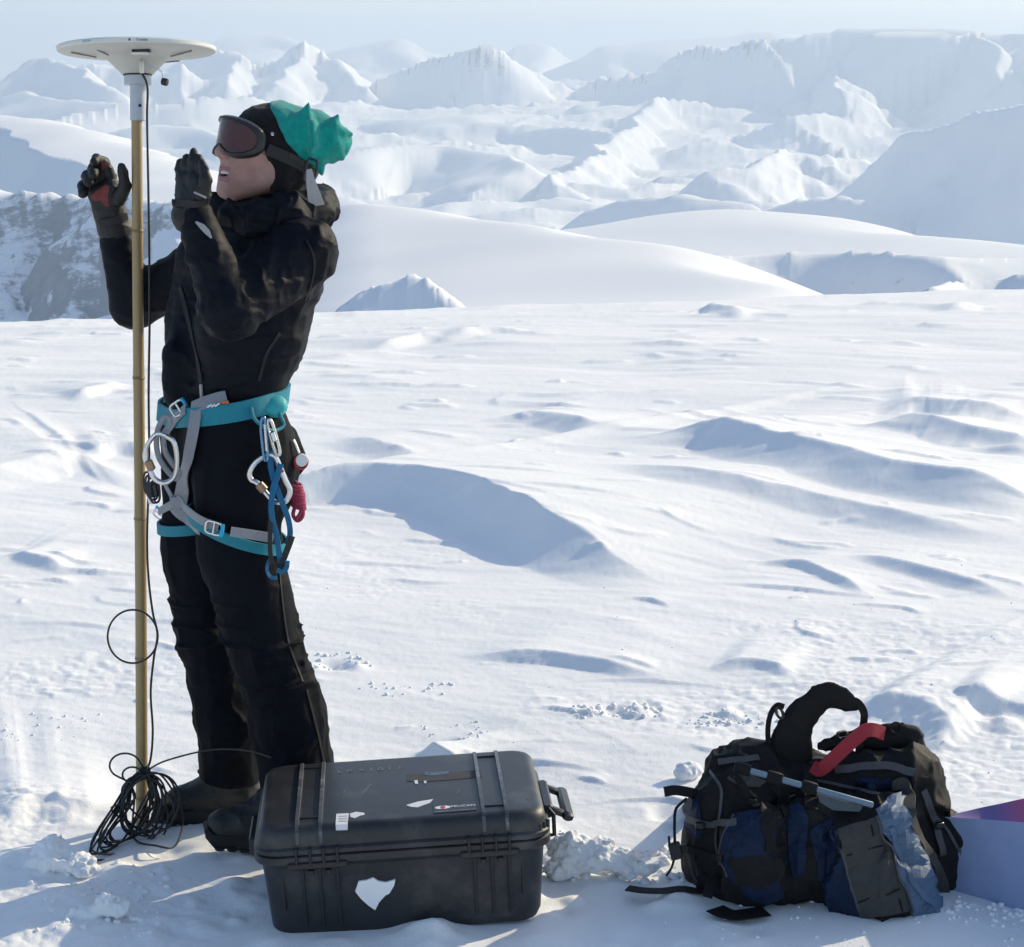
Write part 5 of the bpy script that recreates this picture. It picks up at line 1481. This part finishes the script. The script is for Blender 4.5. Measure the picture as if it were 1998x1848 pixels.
# ------------------------------------------------------------------ backpack
M_PBLACK = surf("black_pack_cloth", (0.0065, 0.0065, 0.0072), .7, var=.25, scale=22, bump=.3, bscale=260, spec=.25)
M_PNAVY = surf("navy_pack_cloth", (0.0040, 0.013, 0.040), .7, var=.3, scale=18, bump=.3, bscale=260, spec=.25)
M_PSLATE = surf("slate_blue_pack_cloth", (0.085, 0.135, 0.21), .55, var=.18, scale=14, bump=.3, bscale=240, spec=.3)
M_PTAUPE = surf("taupe_stretch_panel", (0.040, 0.038, 0.036), .75, var=.2, scale=30, bump=.3, bscale=500)
M_MESHC = surf("dark_mesh", (0.045, 0.043, 0.04), .8, var=.6, scale=420, bump=.6, bscale=600)
M_PRED = surf("red_webbing", (0.30, 0.008, 0.022), .65, var=.12, scale=120, bump=.3, bscale=700)
M_BAR = surf("pale_blue_aluminium_bar", (0.19, 0.25, 0.31), .4, metal=.5, var=.06)
M_BLADE = surf("dark_shovel_blade", (0.05, 0.07, 0.09), .4, var=.2, metal=.4)
z7 = lambda L: [(1198.8 + .4 * x, 1315.4 + .4 * y) for x, y in L]
Z = lambda x, y, Y: W(1198.8 + .4 * x, 1315.4 + .4 * y, Y)
def cones(P, L, k):
    d = None
    for a, b, r1, r2 in L:
        c = s_cone(P, Z(*a), Z(*b), r1, r2); d = c if d is None else smin(d, c, k)
    return d
PK_Y = float(G(1600, 1800)[1])
dy = PK_Y - 4.0
def f_pack(P):
    d = cones(P, [((610, 900, 4.24), (1240, 930, 4.22), .125, .135), ((640, 620, 4.27), (1330, 640, 4.26), .105, .112), ((520, 790, 4.22), (560, 880, 4.20), .085, .09),
                  ((640, 560, 4.22), (560, 620, 4.2), .075, .075)], .05)
    d = smin(d, cones(P, [((1180, 1000, 4.10), (1340, 1080, 4.08), .085, .072), ((1200, 760, 4.12), (1320, 700, 4.12), .070, .055), ((1180, 780, 4.11), (1240, 1060, 4.08), .065, .075), ((1330, 720, 4.11), (1480, 1120, 4.09), .045, .050)], .03), .035)
    d = smin(d, cones(P, [((660, 800, 4.10), (690, 960, 4.09), .068, .075)], .03), .03)
    d = smin(d, cones(P, [((850, 760, 4.12), (900, 980, 4.11), .045, .06), ((960, 700, 4.12), (960, 900, 4.10), .04, .05)], .03), .025)
    d = smin(d, cones(P, [((1540, 800, 4.24), (1620, 930, 4.24), .075, .060), ((1560, 960, 4.23), (1660, 990, 4.23), .06, .045)], .03), .03)
    d = smin(d, cones(P, [((1250, 480, 4.22), (1440, 480, 4.22), .052, .058), ((1470, 520, 4.23), (1510, 620, 4.23), .050, .045)], .03), .02)
    d = smin(d, cones(P, [((530, 470, 4.25), (700, 410, 4.25), .040, .038), ((480, 430, 4.24), (520, 470, 4.24), .018, .035)], .03), .02)
    # sunken gaps between the pockets
    for a, b, r in [((800, 690, 4.03), (850, 1040, 4.02), .020), ((960, 900, 4.02), (1010, 1190, 4.0), .022), ((900, 720, 4.03), (930, 900, 4.02), .014)]:
        d = smax(d, -s_cone(P, Z(*a), Z(*b), r, r), .025)
    d = d - folds(P, 11, 11, 8, 81, .0100) - folds(P, 27, 27, 20, 83, .0020)
    return smax(d, -(P[..., 2] - (G(1600, 1815)[2] - .02)), .01)
PB = G(1600, 1790)
pack = empty("backpack", PB, "big black and navy backpack with red strap sitting on the snow", "backpack")
lo = Z(200, 1000, 4.1); hi = Z(1800, 300, 4.1)
shell = soft("shell", f_pack, (lo[0], 3.90, -.04), (hi[0] + .02, 4.46, hi[2] + .02), .0062, M_PBLACK, pack)
pp = lambda name, L, mat, lift=.001, t=.004, label=None, step=8, f=f_pack: thin(name, f, z7(L), mat, shell, label, lift, t, step)
pp("side_panel", [(955, 765), (1000, 725), (1058, 700), (1110, 880), (1165, 1070), (1222, 1262), (1140, 1262), (1075, 1245), (1000, 990)], M_PNAVY, label="navy pocket edge")
pp("stretch_panel", [(1068, 770), (1140, 740), (1288, 694), (1340, 850), (1436, 1150), (1330, 1172), (1205, 1188), (1140, 1000)], M_PTAUPE, lift=.003, label="taupe stretch front")
pp("side_panel", [(1286, 660), (1350, 596), (1420, 566), (1434, 640), (1440, 720), (1520, 900), (1585, 1090), (1588, 1160), (1565, 1200), (1468, 1240), (1440, 1150), (1350, 850)], M_PSLATE, lift=.005, label="slate blue pocket edge")
pp("pocket", [(592, 692), (690, 668), (800, 662), (838, 700), (838, 900), (826, 990), (700, 1050), (600, 1020), (556, 980), (524, 880), (548, 770)], M_PNAVY, lift=.002, label="navy side pocket")
pp("pocket", [(842, 660), (900, 634), (948, 690), (938, 800), (920, 960), (880, 1000), (850, 900)], M_PNAVY, lift=.002, label="narrow navy gusset")
pp("pocket", [(326, 650), (380, 606), (420, 640), (436, 760), (420, 800), (360, 770)], M_PNAVY, lift=.001, label="navy left corner")
pp("pocket", [(600, 980), (700, 1010), (800, 990), (830, 1080), (740, 1120), (640, 1080)], M_PNAVY, lift=.001, label="navy lower pocket")
pp("reflective_tab", [(548, 510), (600, 468), (660, 490), (742, 520), (700, 556), (620, 552)], M_PTAUPE, lift=.004)
pp("top_flap", [(1180, 512), (1290, 508), (1400, 516), (1360, 552), (1240, 560)], M_PNAVY, lift=.002)
w7 = lambda name, L, w, mat, lift=.006, t=.002: webbing(f_pack, z7(L), w, t, lift).done(name, mat, shell)
w7("mesh_strip", [(1360, 536), (1420, 540), (1444, 600), (1438, 700), (1490, 830), (1560, 930), (1600, 1040), (1598, 1150), (1560, 1210), (1500, 1248)], .026, M_MESHC, .008, .004)
w7("lit_fold_strip", [(1340, 740), (1372, 850), (1420, 960), (1480, 1060), (1560, 1150)], .012, M_PSLATE, .010, .004)  # raised slate strip added to stand for a sunlit fold of the pocket
for L in ([(1090, 785), (1096, 842)], [(1088, 888), (1164, 874)], [(1240, 852), (1312, 830)], [(1176, 1112), (1254, 1090)], [(1320, 1072), (1388, 1050)], [(1380, 1092), (1398, 1152)], [(1250, 740), (1262, 790)]):
    webbing(f_pack, z7(L), .004, .001, .0072, n=5).done("stitch_bar", M_PBLACK, shell)
w7("compression_strap", [(560, 470), (640, 560), (700, 660)], .016, M_PBLACK, .008); w7("compression_strap", [(780, 470), (800, 600), (830, 700)], .018, M_PBLACK, .010); w7("compression_strap", [(940, 470), (955, 560), (960, 660)], .03, M_PBLACK, .014)
M_ZIP = surf("grey_zip_tape", (0.05, 0.05, 0.055), .55, var=.4, scale=300)
M_EDGE = surf("grey_edge_binding", (0.055, 0.055, 0.06), .6, var=.2, scale=90)
pp("pocket_base", [(560, 900), (700, 880), (834, 900), (826, 985), (700, 1046), (606, 1018)], M_PBLACK, lift=.0035, label="black lower overlay of the navy pocket")
pp("pocket_overlay", [(700, 668), (800, 664), (836, 720), (836, 890), (740, 880), (712, 760)], M_PBLACK, lift=.0035, label="black stripe on the navy pocket")
w7("zip", [(470, 470), (520, 560), (520, 680), (500, 800), (520, 930)], .007, M_ZIP, .003)
w7("zip", [(980, 520), (1080, 540), (1180, 560), (1290, 590)], .007, M_ZIP, .003)
w7("zip", [(1560, 690), (1620, 760), (1680, 850), (1720, 950)], .007, M_ZIP, .003)
w7("edge_binding", [(1060, 764), (1110, 880), (1160, 1040), (1212, 1190)], .005, M_EDGE, .006)
w7("edge_binding", [(1288, 690), (1340, 850), (1392, 1010), (1440, 1152)], .005, M_EDGE, .010)
w7("edge_binding", [(590, 694), (548, 770), (524, 880), (556, 980)], .005, M_EDGE, .006)
w7("compression_strap", [(330, 700), (420, 720), (520, 730), (600, 720)], .016, M_EDGE, .006)
w7("compression_strap", [(350, 840), (440, 880), (540, 900)], .014, M_PBLACK, .006)
w7("compression_strap", [(1500, 560), (1540, 660), (1570, 760), (1600, 880)], .016, M_EDGE, .006)
w7("compression_strap", [(1080, 470), (1200, 455), (1340, 450), (1460, 480)], .018, M_EDGE, .006)
w7("compression_strap", [(500, 430), (600, 420), (700, 412)], .014, M_EDGE, .006)
for x, y in ((840, 610), (690, 640), (1570, 745), (430, 724), (958, 600)):
    P_, N_ = trace(f_pack, np.array([1198.8 + .4 * x]), np.array([1315.4 + .4 * y]))
    MB().box(P_[0] + N_[0] * .014, (.011, .004, .008), basis(np.cross([0, 0, 1.0], N_[0])), bev=.003).done("strap_buckle", M_BLACKP, shell)
# aluminium bar across the front with a dark blade behind it
b0, b1 = Z(612, 458, 4.085), Z(1262, 640, 4.065)
bm_ = basis(b1 - b0, z=(0, .5, 1)); BL = np.linalg.norm(b1 - b0)
bar = MB().box((b0 + b1) / 2, (BL / 2, .005, .0065), bm_, bev=.002).done("support_bar", M_BAR, pack)
for s0 in (.02, .26, .52): MB().box(b0 + (b1 - b0) * s0, (.018, .008, .013), bm_, bev=.004).done("bar_sleeve", M_PBLACK, bar)
bl = [Z(*p) for p in [(985, 582, 4.088), (1210, 648, 4.080), (1196, 672, 4.078), (1066, 664, 4.08), (1004, 626, 4.084)]]
MB().add(bl + [np.array(p) + [0, .012, 0] for p in bl], [(0, 1, 2, 3, 4), (9, 8, 7, 6, 5)] + [(i, (i + 1) % 5, 5 + (i + 1) % 5, 5 + i) for i in range(5)]).done("blade", M_BLADE, pack, smooth=False)
# padded shoulder strap standing in an arch
def flat_cones(L, Y0, q, k, fold=.002):
    def f(P):
        P2 = P.copy(); P2[..., 1] = Y0 + (P2[..., 1] - Y0) * q
        d = None
        for (a, r1), (b, r2) in zip(L[:-1], L[1:]):
            A = Z(*a, Y0); B = Z(*b, Y0); c = s_cone(P2, A, B, r1, r2); d = c if d is None else smin(d, c, k)
        return d * .6 - folds(P, 24, 18, 24, 91, fold)
    return f
L1 = [((872, 395), .044), ((862, 320), .041), ((888, 240), .033), ((936, 172), .028), ((1000, 122), .024), ((1060, 100), .021), ((1108, 120), .020), ((1165, 150), .016)]
soft("shoulder_strap", flat_cones(L1, 4.24, 2.6, .02), Z(690, 480, 4.17), Z(1280, -40, 4.31), .0042, M_PBLACK, pack)
L2 = [((1010, 350), .012), ((1110, 332), .016), ((1220, 310), .022), ((1330, 318), .034), ((1410, 340), .042), ((1470, 400), .032)]
soft("shoulder_strap", flat_cones(L2, 4.27, 2.0, .02), Z(950, 490, 4.17), Z(1640, 170, 4.37), .0042, M_PBLACK, pack)
def rib7(name, L, Y, w, mat, nrm, par=pack, t=.0022):
    mb = ribbon3(z7(L), Y, w, nrm, None, None, t); return mb.done(name, mat, par)
rib7("adjuster_webbing", [(1120, 128), (1180, 136), (1214, 180), (1216, 230), (1200, 310), (1190, 400)], 4.235, .018, M_PBLACK, (.35, -1, .1))
rib7("adjuster_webbing", [(752, 350), (750, 260), (765, 190), (795, 152), (828, 158)], 4.23, .012, M_PBLACK, (-.6, -1, .1))
MB().tube(ring_px(Z(806, 190, 4.22), basis((.6, -.6, .5))[:, [1, 2, 0]], .010, .012, 20), .0035, 6, closed=True).done("ladder_lock", M_BLACKP, pack)
rib7("red_strap", [(966, 452), (1000, 466), (1040, 438), (1110, 372), (1180, 310), (1225, 276), (1270, 274), (1312, 290)], [4.19, 4.18, 4.18, 4.19, 4.20, 4.21, 4.22, 4.235], .031, M_PRED, (.25, -.9, .35), t=.004)
MB().tube(ring_px(Z(1372, 262, 4.25), basis((.3, -1, .1))[:, [1, 2, 0]], .0135, .0115, 20), .0028, 6, closed=True).done("loop", M_PBLACK, pack)
MB().tube(ring_px(Z(1112, 296, 4.25), basis((.5, -.7, .5))[:, [1, 2, 0]], .014, .007, 20, 4), .0032, 6, closed=True).done("ladder_lock", M_BLACKP, pack)
rib7("lift_webbing", [(1000, 356), (1060, 336), (1130, 322)], 4.24, .016, M_PBLACK, (.1, -.8, .6))
rib7("lift_webbing", [(1272, 420), (1274, 380), (1280, 350)], 4.27, .014, M_PBLACK, (.1, -1, .1))
# belt wing and buckles at the left
rib7("belt_wing", [(242, 574), (300, 566), (400, 584), (450, 600)], [4.16, 4.165, 4.18, 4.19], .022, M_PBLACK, (.1, -1, .25), t=.006)
rib7("side_webbing", [(352, 606), (318, 636), (298, 668), (294, 740), (296, 830)], [4.14, 4.13, 4.12, 4.12, 4.12], .006, M_PBLACK, (-.5, -1, 0))
mb = MB().box(Z(298, 862, 4.12), (.013, .006, .020), basis((1, .2, .25)), bev=.003); mb.box(Z(328, 852, 4.13), (.016, .006, .009), basis((1, .3, .1)), bev=.003); mb.tube([Z(266, 790, 4.12), Z(268, 840, 4.12)], .0032, 6)
mb.done("side_release_buckle", M_BLACKP, pack)
rib7("strap_end", [(292, 900), (280, 942), (254, 984)], 4.12, .005, M_PBLACK, (-.4, -1, 0))
MB().tube(catmull(np.array([Z(366, 880, 4.15), Z(378, 950, 4.14), (Z(396, 992, 4.13)), Z(450, 1022, 4.14)]), 24), .0045, 8).done("frame_tube", M_BLACKP, pack)
g7 = lambda L, h: np.array([G(1198.8 + .4 * x, 1315.4 + .4 * y) + [0, 0, h] for x, y in L])
def ground_strap(L, w):
    P = catmull(g7(L, .010), 24); T = np.gradient(P, axis=0); T /= np.linalg.norm(T, axis=1, keepdims=True)
    Sd = np.cross([0, 0, 1.0], T); return MB().strip(P, Sd, np.array([0, 0, 1.0]), w, .0022).done("hip_strap", M_PBLACK, pack)
ground_strap([(62, 1066), (140, 1078), (240, 1080), (330, 1070), (400, 1082), (450, 1078), (500, 1060)], .030)
ground_strap([(490, 1166), (540, 1190), (590, 1200), (660, 1192), (740, 1180)], .05)
rib7("hip_strap", [(452, 1090), (466, 1040), (500, 980)], [4.07, 4.08, 4.1], .022, M_PBLACK, (-.2, -1, .1))
# details on the right
MB().tube(ring_px(Z(1780, 1000, 4.20), basis((.25, -1, .1))[:, [1, 2, 0]], .0125, .0155, 24), .0022, 6, closed=True).done("cord_loop", M_PBLACK, pack)
rib7("blue_tab", [(1690, 1048), (1684, 1080), (1670, 1112)], 4.2, .012, surf("bright_blue_webbing", (0.0, .10, .42), .6), (.3, -1, .1))
rib7("grey_tab", [(1628, 1080), (1640, 1130), (1646, 1190)], [4.16, 4.14, 4.13], .026, M_STRAPL if False else surf("grey_tab_cloth", (.10, .098, .09), .7), (.3, -1, .1), t=.004)
for x in (1596, 1620): MB().tube(catmull(np.array([Z(1616, 1140, 4.10), Z(x, 1200, 4.09), Z(x - 4, 1285, 4.08)]), 14), .0035, 6).done("hanging_cord", M_PBLACK, pack)
MB().tube(ring_px(Z(1616, 1150, 4.095), basis((.3, -1, .1))[:, [1, 2, 0]], .006, .009, 18), .0022, 6, closed=True).done("eyelet", M_STEEL, pack)

# ------------------------------------------------------------------ broken snow
def clump(name, label, spheres, seed, amp=.010, step=.0036, kind=None):
    pts = [W(u, v, G(u, v2)[1]) for u, v, v2, r in spheres]
    def f(P):
        d = None
        for p, s_ in zip(pts, spheres):
            c = s_ell(P, p, (s_[3], s_[3] * .9, s_[3] * .72)); d = c if d is None else smin(d, c, .012)
        return d - amp * noise3(P * 30, seed) - amp * .7 * np.abs(noise3(P * 62, seed + 1)) - amp * .45 * noise3(P * 140, seed + 2)
    lo, hi = lohi(pts, max(s_[3] for s_ in spheres) + .025)
    o = soft(name, f, lo, hi, step, M_SNOWB); 
    c = (lo + hi) / 2; o.data.transform(Matrix.Translation(-Vector(c))); o.location = Vector(c)
    tag(o, label, "snow")
    return o
clump("snow_chunk", "rounded snow chunk on the snow left of the backpack top", [(1338, 1506, 1516, .026), (1352, 1502, 1514, .022), (1326, 1512, 1518, .016)], 3, .007)
clump("snow_chunk", "large shaded lump of dug snow beside the case handle", [(1112, 1660, 1700, .050), (1160, 1668, 1700, .045), (1215, 1684, 1705, .035), (1092, 1690, 1705, .03), (1260, 1695, 1705, .018)], 5, .013)
clump("snow_chunk", "crumbly lump of snow in the case shadow at lower left", [(210, 1764, 1785, .030), (180, 1778, 1788, .022), (236, 1776, 1790, .022), (150, 1784, 1792, .014), (262, 1790, 1796, .010)], 7, .014)
clump("snow_chunk", "soft heap of snow left of the cable coil tip", [(104, 1672, 1700, .045), (140, 1684, 1704, .038), (160, 1700, 1712, .025), (70, 1690, 1704, .03)], 9, .012)
# shaded snow block at the right edge, shade and flare painted into its colour
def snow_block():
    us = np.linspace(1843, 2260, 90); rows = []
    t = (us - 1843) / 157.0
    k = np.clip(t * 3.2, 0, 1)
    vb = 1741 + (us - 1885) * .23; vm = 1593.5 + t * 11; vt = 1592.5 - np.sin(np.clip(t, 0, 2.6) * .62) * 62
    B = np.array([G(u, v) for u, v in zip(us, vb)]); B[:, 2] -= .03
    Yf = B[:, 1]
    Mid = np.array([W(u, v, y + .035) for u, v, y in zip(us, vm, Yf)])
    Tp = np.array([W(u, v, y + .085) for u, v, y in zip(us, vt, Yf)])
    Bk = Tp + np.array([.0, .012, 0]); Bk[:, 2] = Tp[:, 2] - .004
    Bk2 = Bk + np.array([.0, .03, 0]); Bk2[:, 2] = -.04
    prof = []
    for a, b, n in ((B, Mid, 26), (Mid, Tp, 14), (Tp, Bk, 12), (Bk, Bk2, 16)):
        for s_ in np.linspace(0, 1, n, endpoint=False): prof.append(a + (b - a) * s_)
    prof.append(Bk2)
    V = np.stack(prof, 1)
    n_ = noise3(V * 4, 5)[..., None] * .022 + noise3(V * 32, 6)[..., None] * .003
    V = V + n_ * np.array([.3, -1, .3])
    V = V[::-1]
    root = empty("flare_tinted_snow_block", B[10], "shaded snow block at the right edge, shade and lens flare painted in its colour", "snow block")
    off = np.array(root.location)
    m, nt, b = new_mat("purple_to_crimson_flare")
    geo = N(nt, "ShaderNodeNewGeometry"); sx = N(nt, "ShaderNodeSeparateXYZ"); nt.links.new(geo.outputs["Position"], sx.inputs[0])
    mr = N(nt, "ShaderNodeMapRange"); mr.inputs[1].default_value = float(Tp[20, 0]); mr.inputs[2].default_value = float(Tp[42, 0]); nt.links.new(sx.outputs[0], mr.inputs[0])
    rp = N(nt, "ShaderNodeValToRGB"); rp.color_ramp.elements[0].color = (.19, .135, .34, 1); rp.color_ramp.elements[1].color = (.62, .07, .12, 1)  # purple to crimson lens flare painted on as base colour
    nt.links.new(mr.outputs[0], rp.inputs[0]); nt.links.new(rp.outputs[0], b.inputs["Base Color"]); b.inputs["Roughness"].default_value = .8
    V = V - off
    grid_obj("front_face", V[:, :27], surf("blue_snow_shade", (.24, .30, .48), .8, var=.12, scale=5, bump=.2, bscale=200), root)  # front takes the blue of snow in shade as its base colour
    grid_obj("top_face", V[:, 26:41], m, root)
    grid_obj("back_face", V[:, 40:], M_SNOWB, root)
    return root
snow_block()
# small clods too many to count
def clods():
    ico = bmesh.new(); bmesh.ops.create_icosphere(ico, subdivisions=2, radius=1.0)
    iv = np.array([tuple(v.co) for v in ico.verts]); jf = np.array([[v.index for v in f.verts] for f in ico.faces]); ico.free()
    V = []; F = []; n = 0
    zones = [(1080, 1320, 1640, 1712, 150, .013), (1320, 1440, 1690, 1740, 60, .010), (560, 740, 1270, 1300, 40, .008), (60, 330, 1690, 1830, 110, .009), (1120, 1290, 1378, 1408, 60, .010), (700, 900, 1330, 1352, 26, .007), (820, 960, 1400, 1440, 26, .007),
             (1340, 1520, 1398, 1425, 70, .007), (1850, 1998, 1740, 1800, 60, .008), (0, 200, 1380, 1440, 40, .006), (1100, 1998, 1180, 1300, 20, .004), (0, 1998, 1100, 1800, 90, .0035), (420, 520, 1625, 1665, 34, .008), (1400, 1998, 1755, 1848, 60, .005)]
    for u0, u1, v0, v1, k, r in zones:
        for _ in range(k):
            u = RNG.uniform(u0, u1); v = RNG.uniform(v0, v1); p = G(u, v)
            z = float(ground_z(np.array([p[0]]), np.array([p[1]]))[0])
            s_ = r * RNG.uniform(.25, 1.0) ** 1.4
            q = iv * (1 + .38 * noise3(iv * 1.7 + RNG.uniform(0, 50), 9)[:, None]) * s_ * np.array([1, 1, .75])
            V.append(q + [p[0], p[1], z + s_ * .25]); F.append(jf + n); n += len(iv)
    o = fast_mesh("snow_crumbs", np.concatenate(V), np.concatenate(F), M_SNOWB)
    return tag(o, "loose crumbs of snow scattered over the field", None, None, "stuff")
flat_px(400, 1610, .34)
flat_px(500, 1640, .30)
flat_px(275, 1620, .18)
flat_px(700, 1790, .36); flat_px(900, 1780, .36)
flat_px(1480, 1760, .30); flat_px(1700, 1780, .34)
for u, v, r, h in [(655, 1295, .07, -.02), (700, 1300, .05, .012), (1200, 1392, .06, -.02), (1250, 1400, .05, .02), (880, 1440, .05, -.015), (840, 1828, .13, .022), (560, 1420, .05, -.012),
                   (120, 1760, .12, .02), (60, 1690, .16, .03), (330, 1660, .08, -.012), (220, 1700, .07, .02), (1180, 1712, .12, .02), (1360, 1730, .10, .014), (1420, 1400, .05, .012), (1900, 1400, .09, -.02), (1960, 1420, .08, .02)]: lump_px(u, v, r, h)
_r = random.Random(31)
for i in range(90):
    u = _r.uniform(20, 1500); v = _r.uniform(1560, 1846)
    lump_px(u, v, _r.uniform(.025, .085), _r.choice((-1, 1, 1)) * _r.uniform(.004, .012))
build_ground()
clods()
build_terrain()
build_haze()
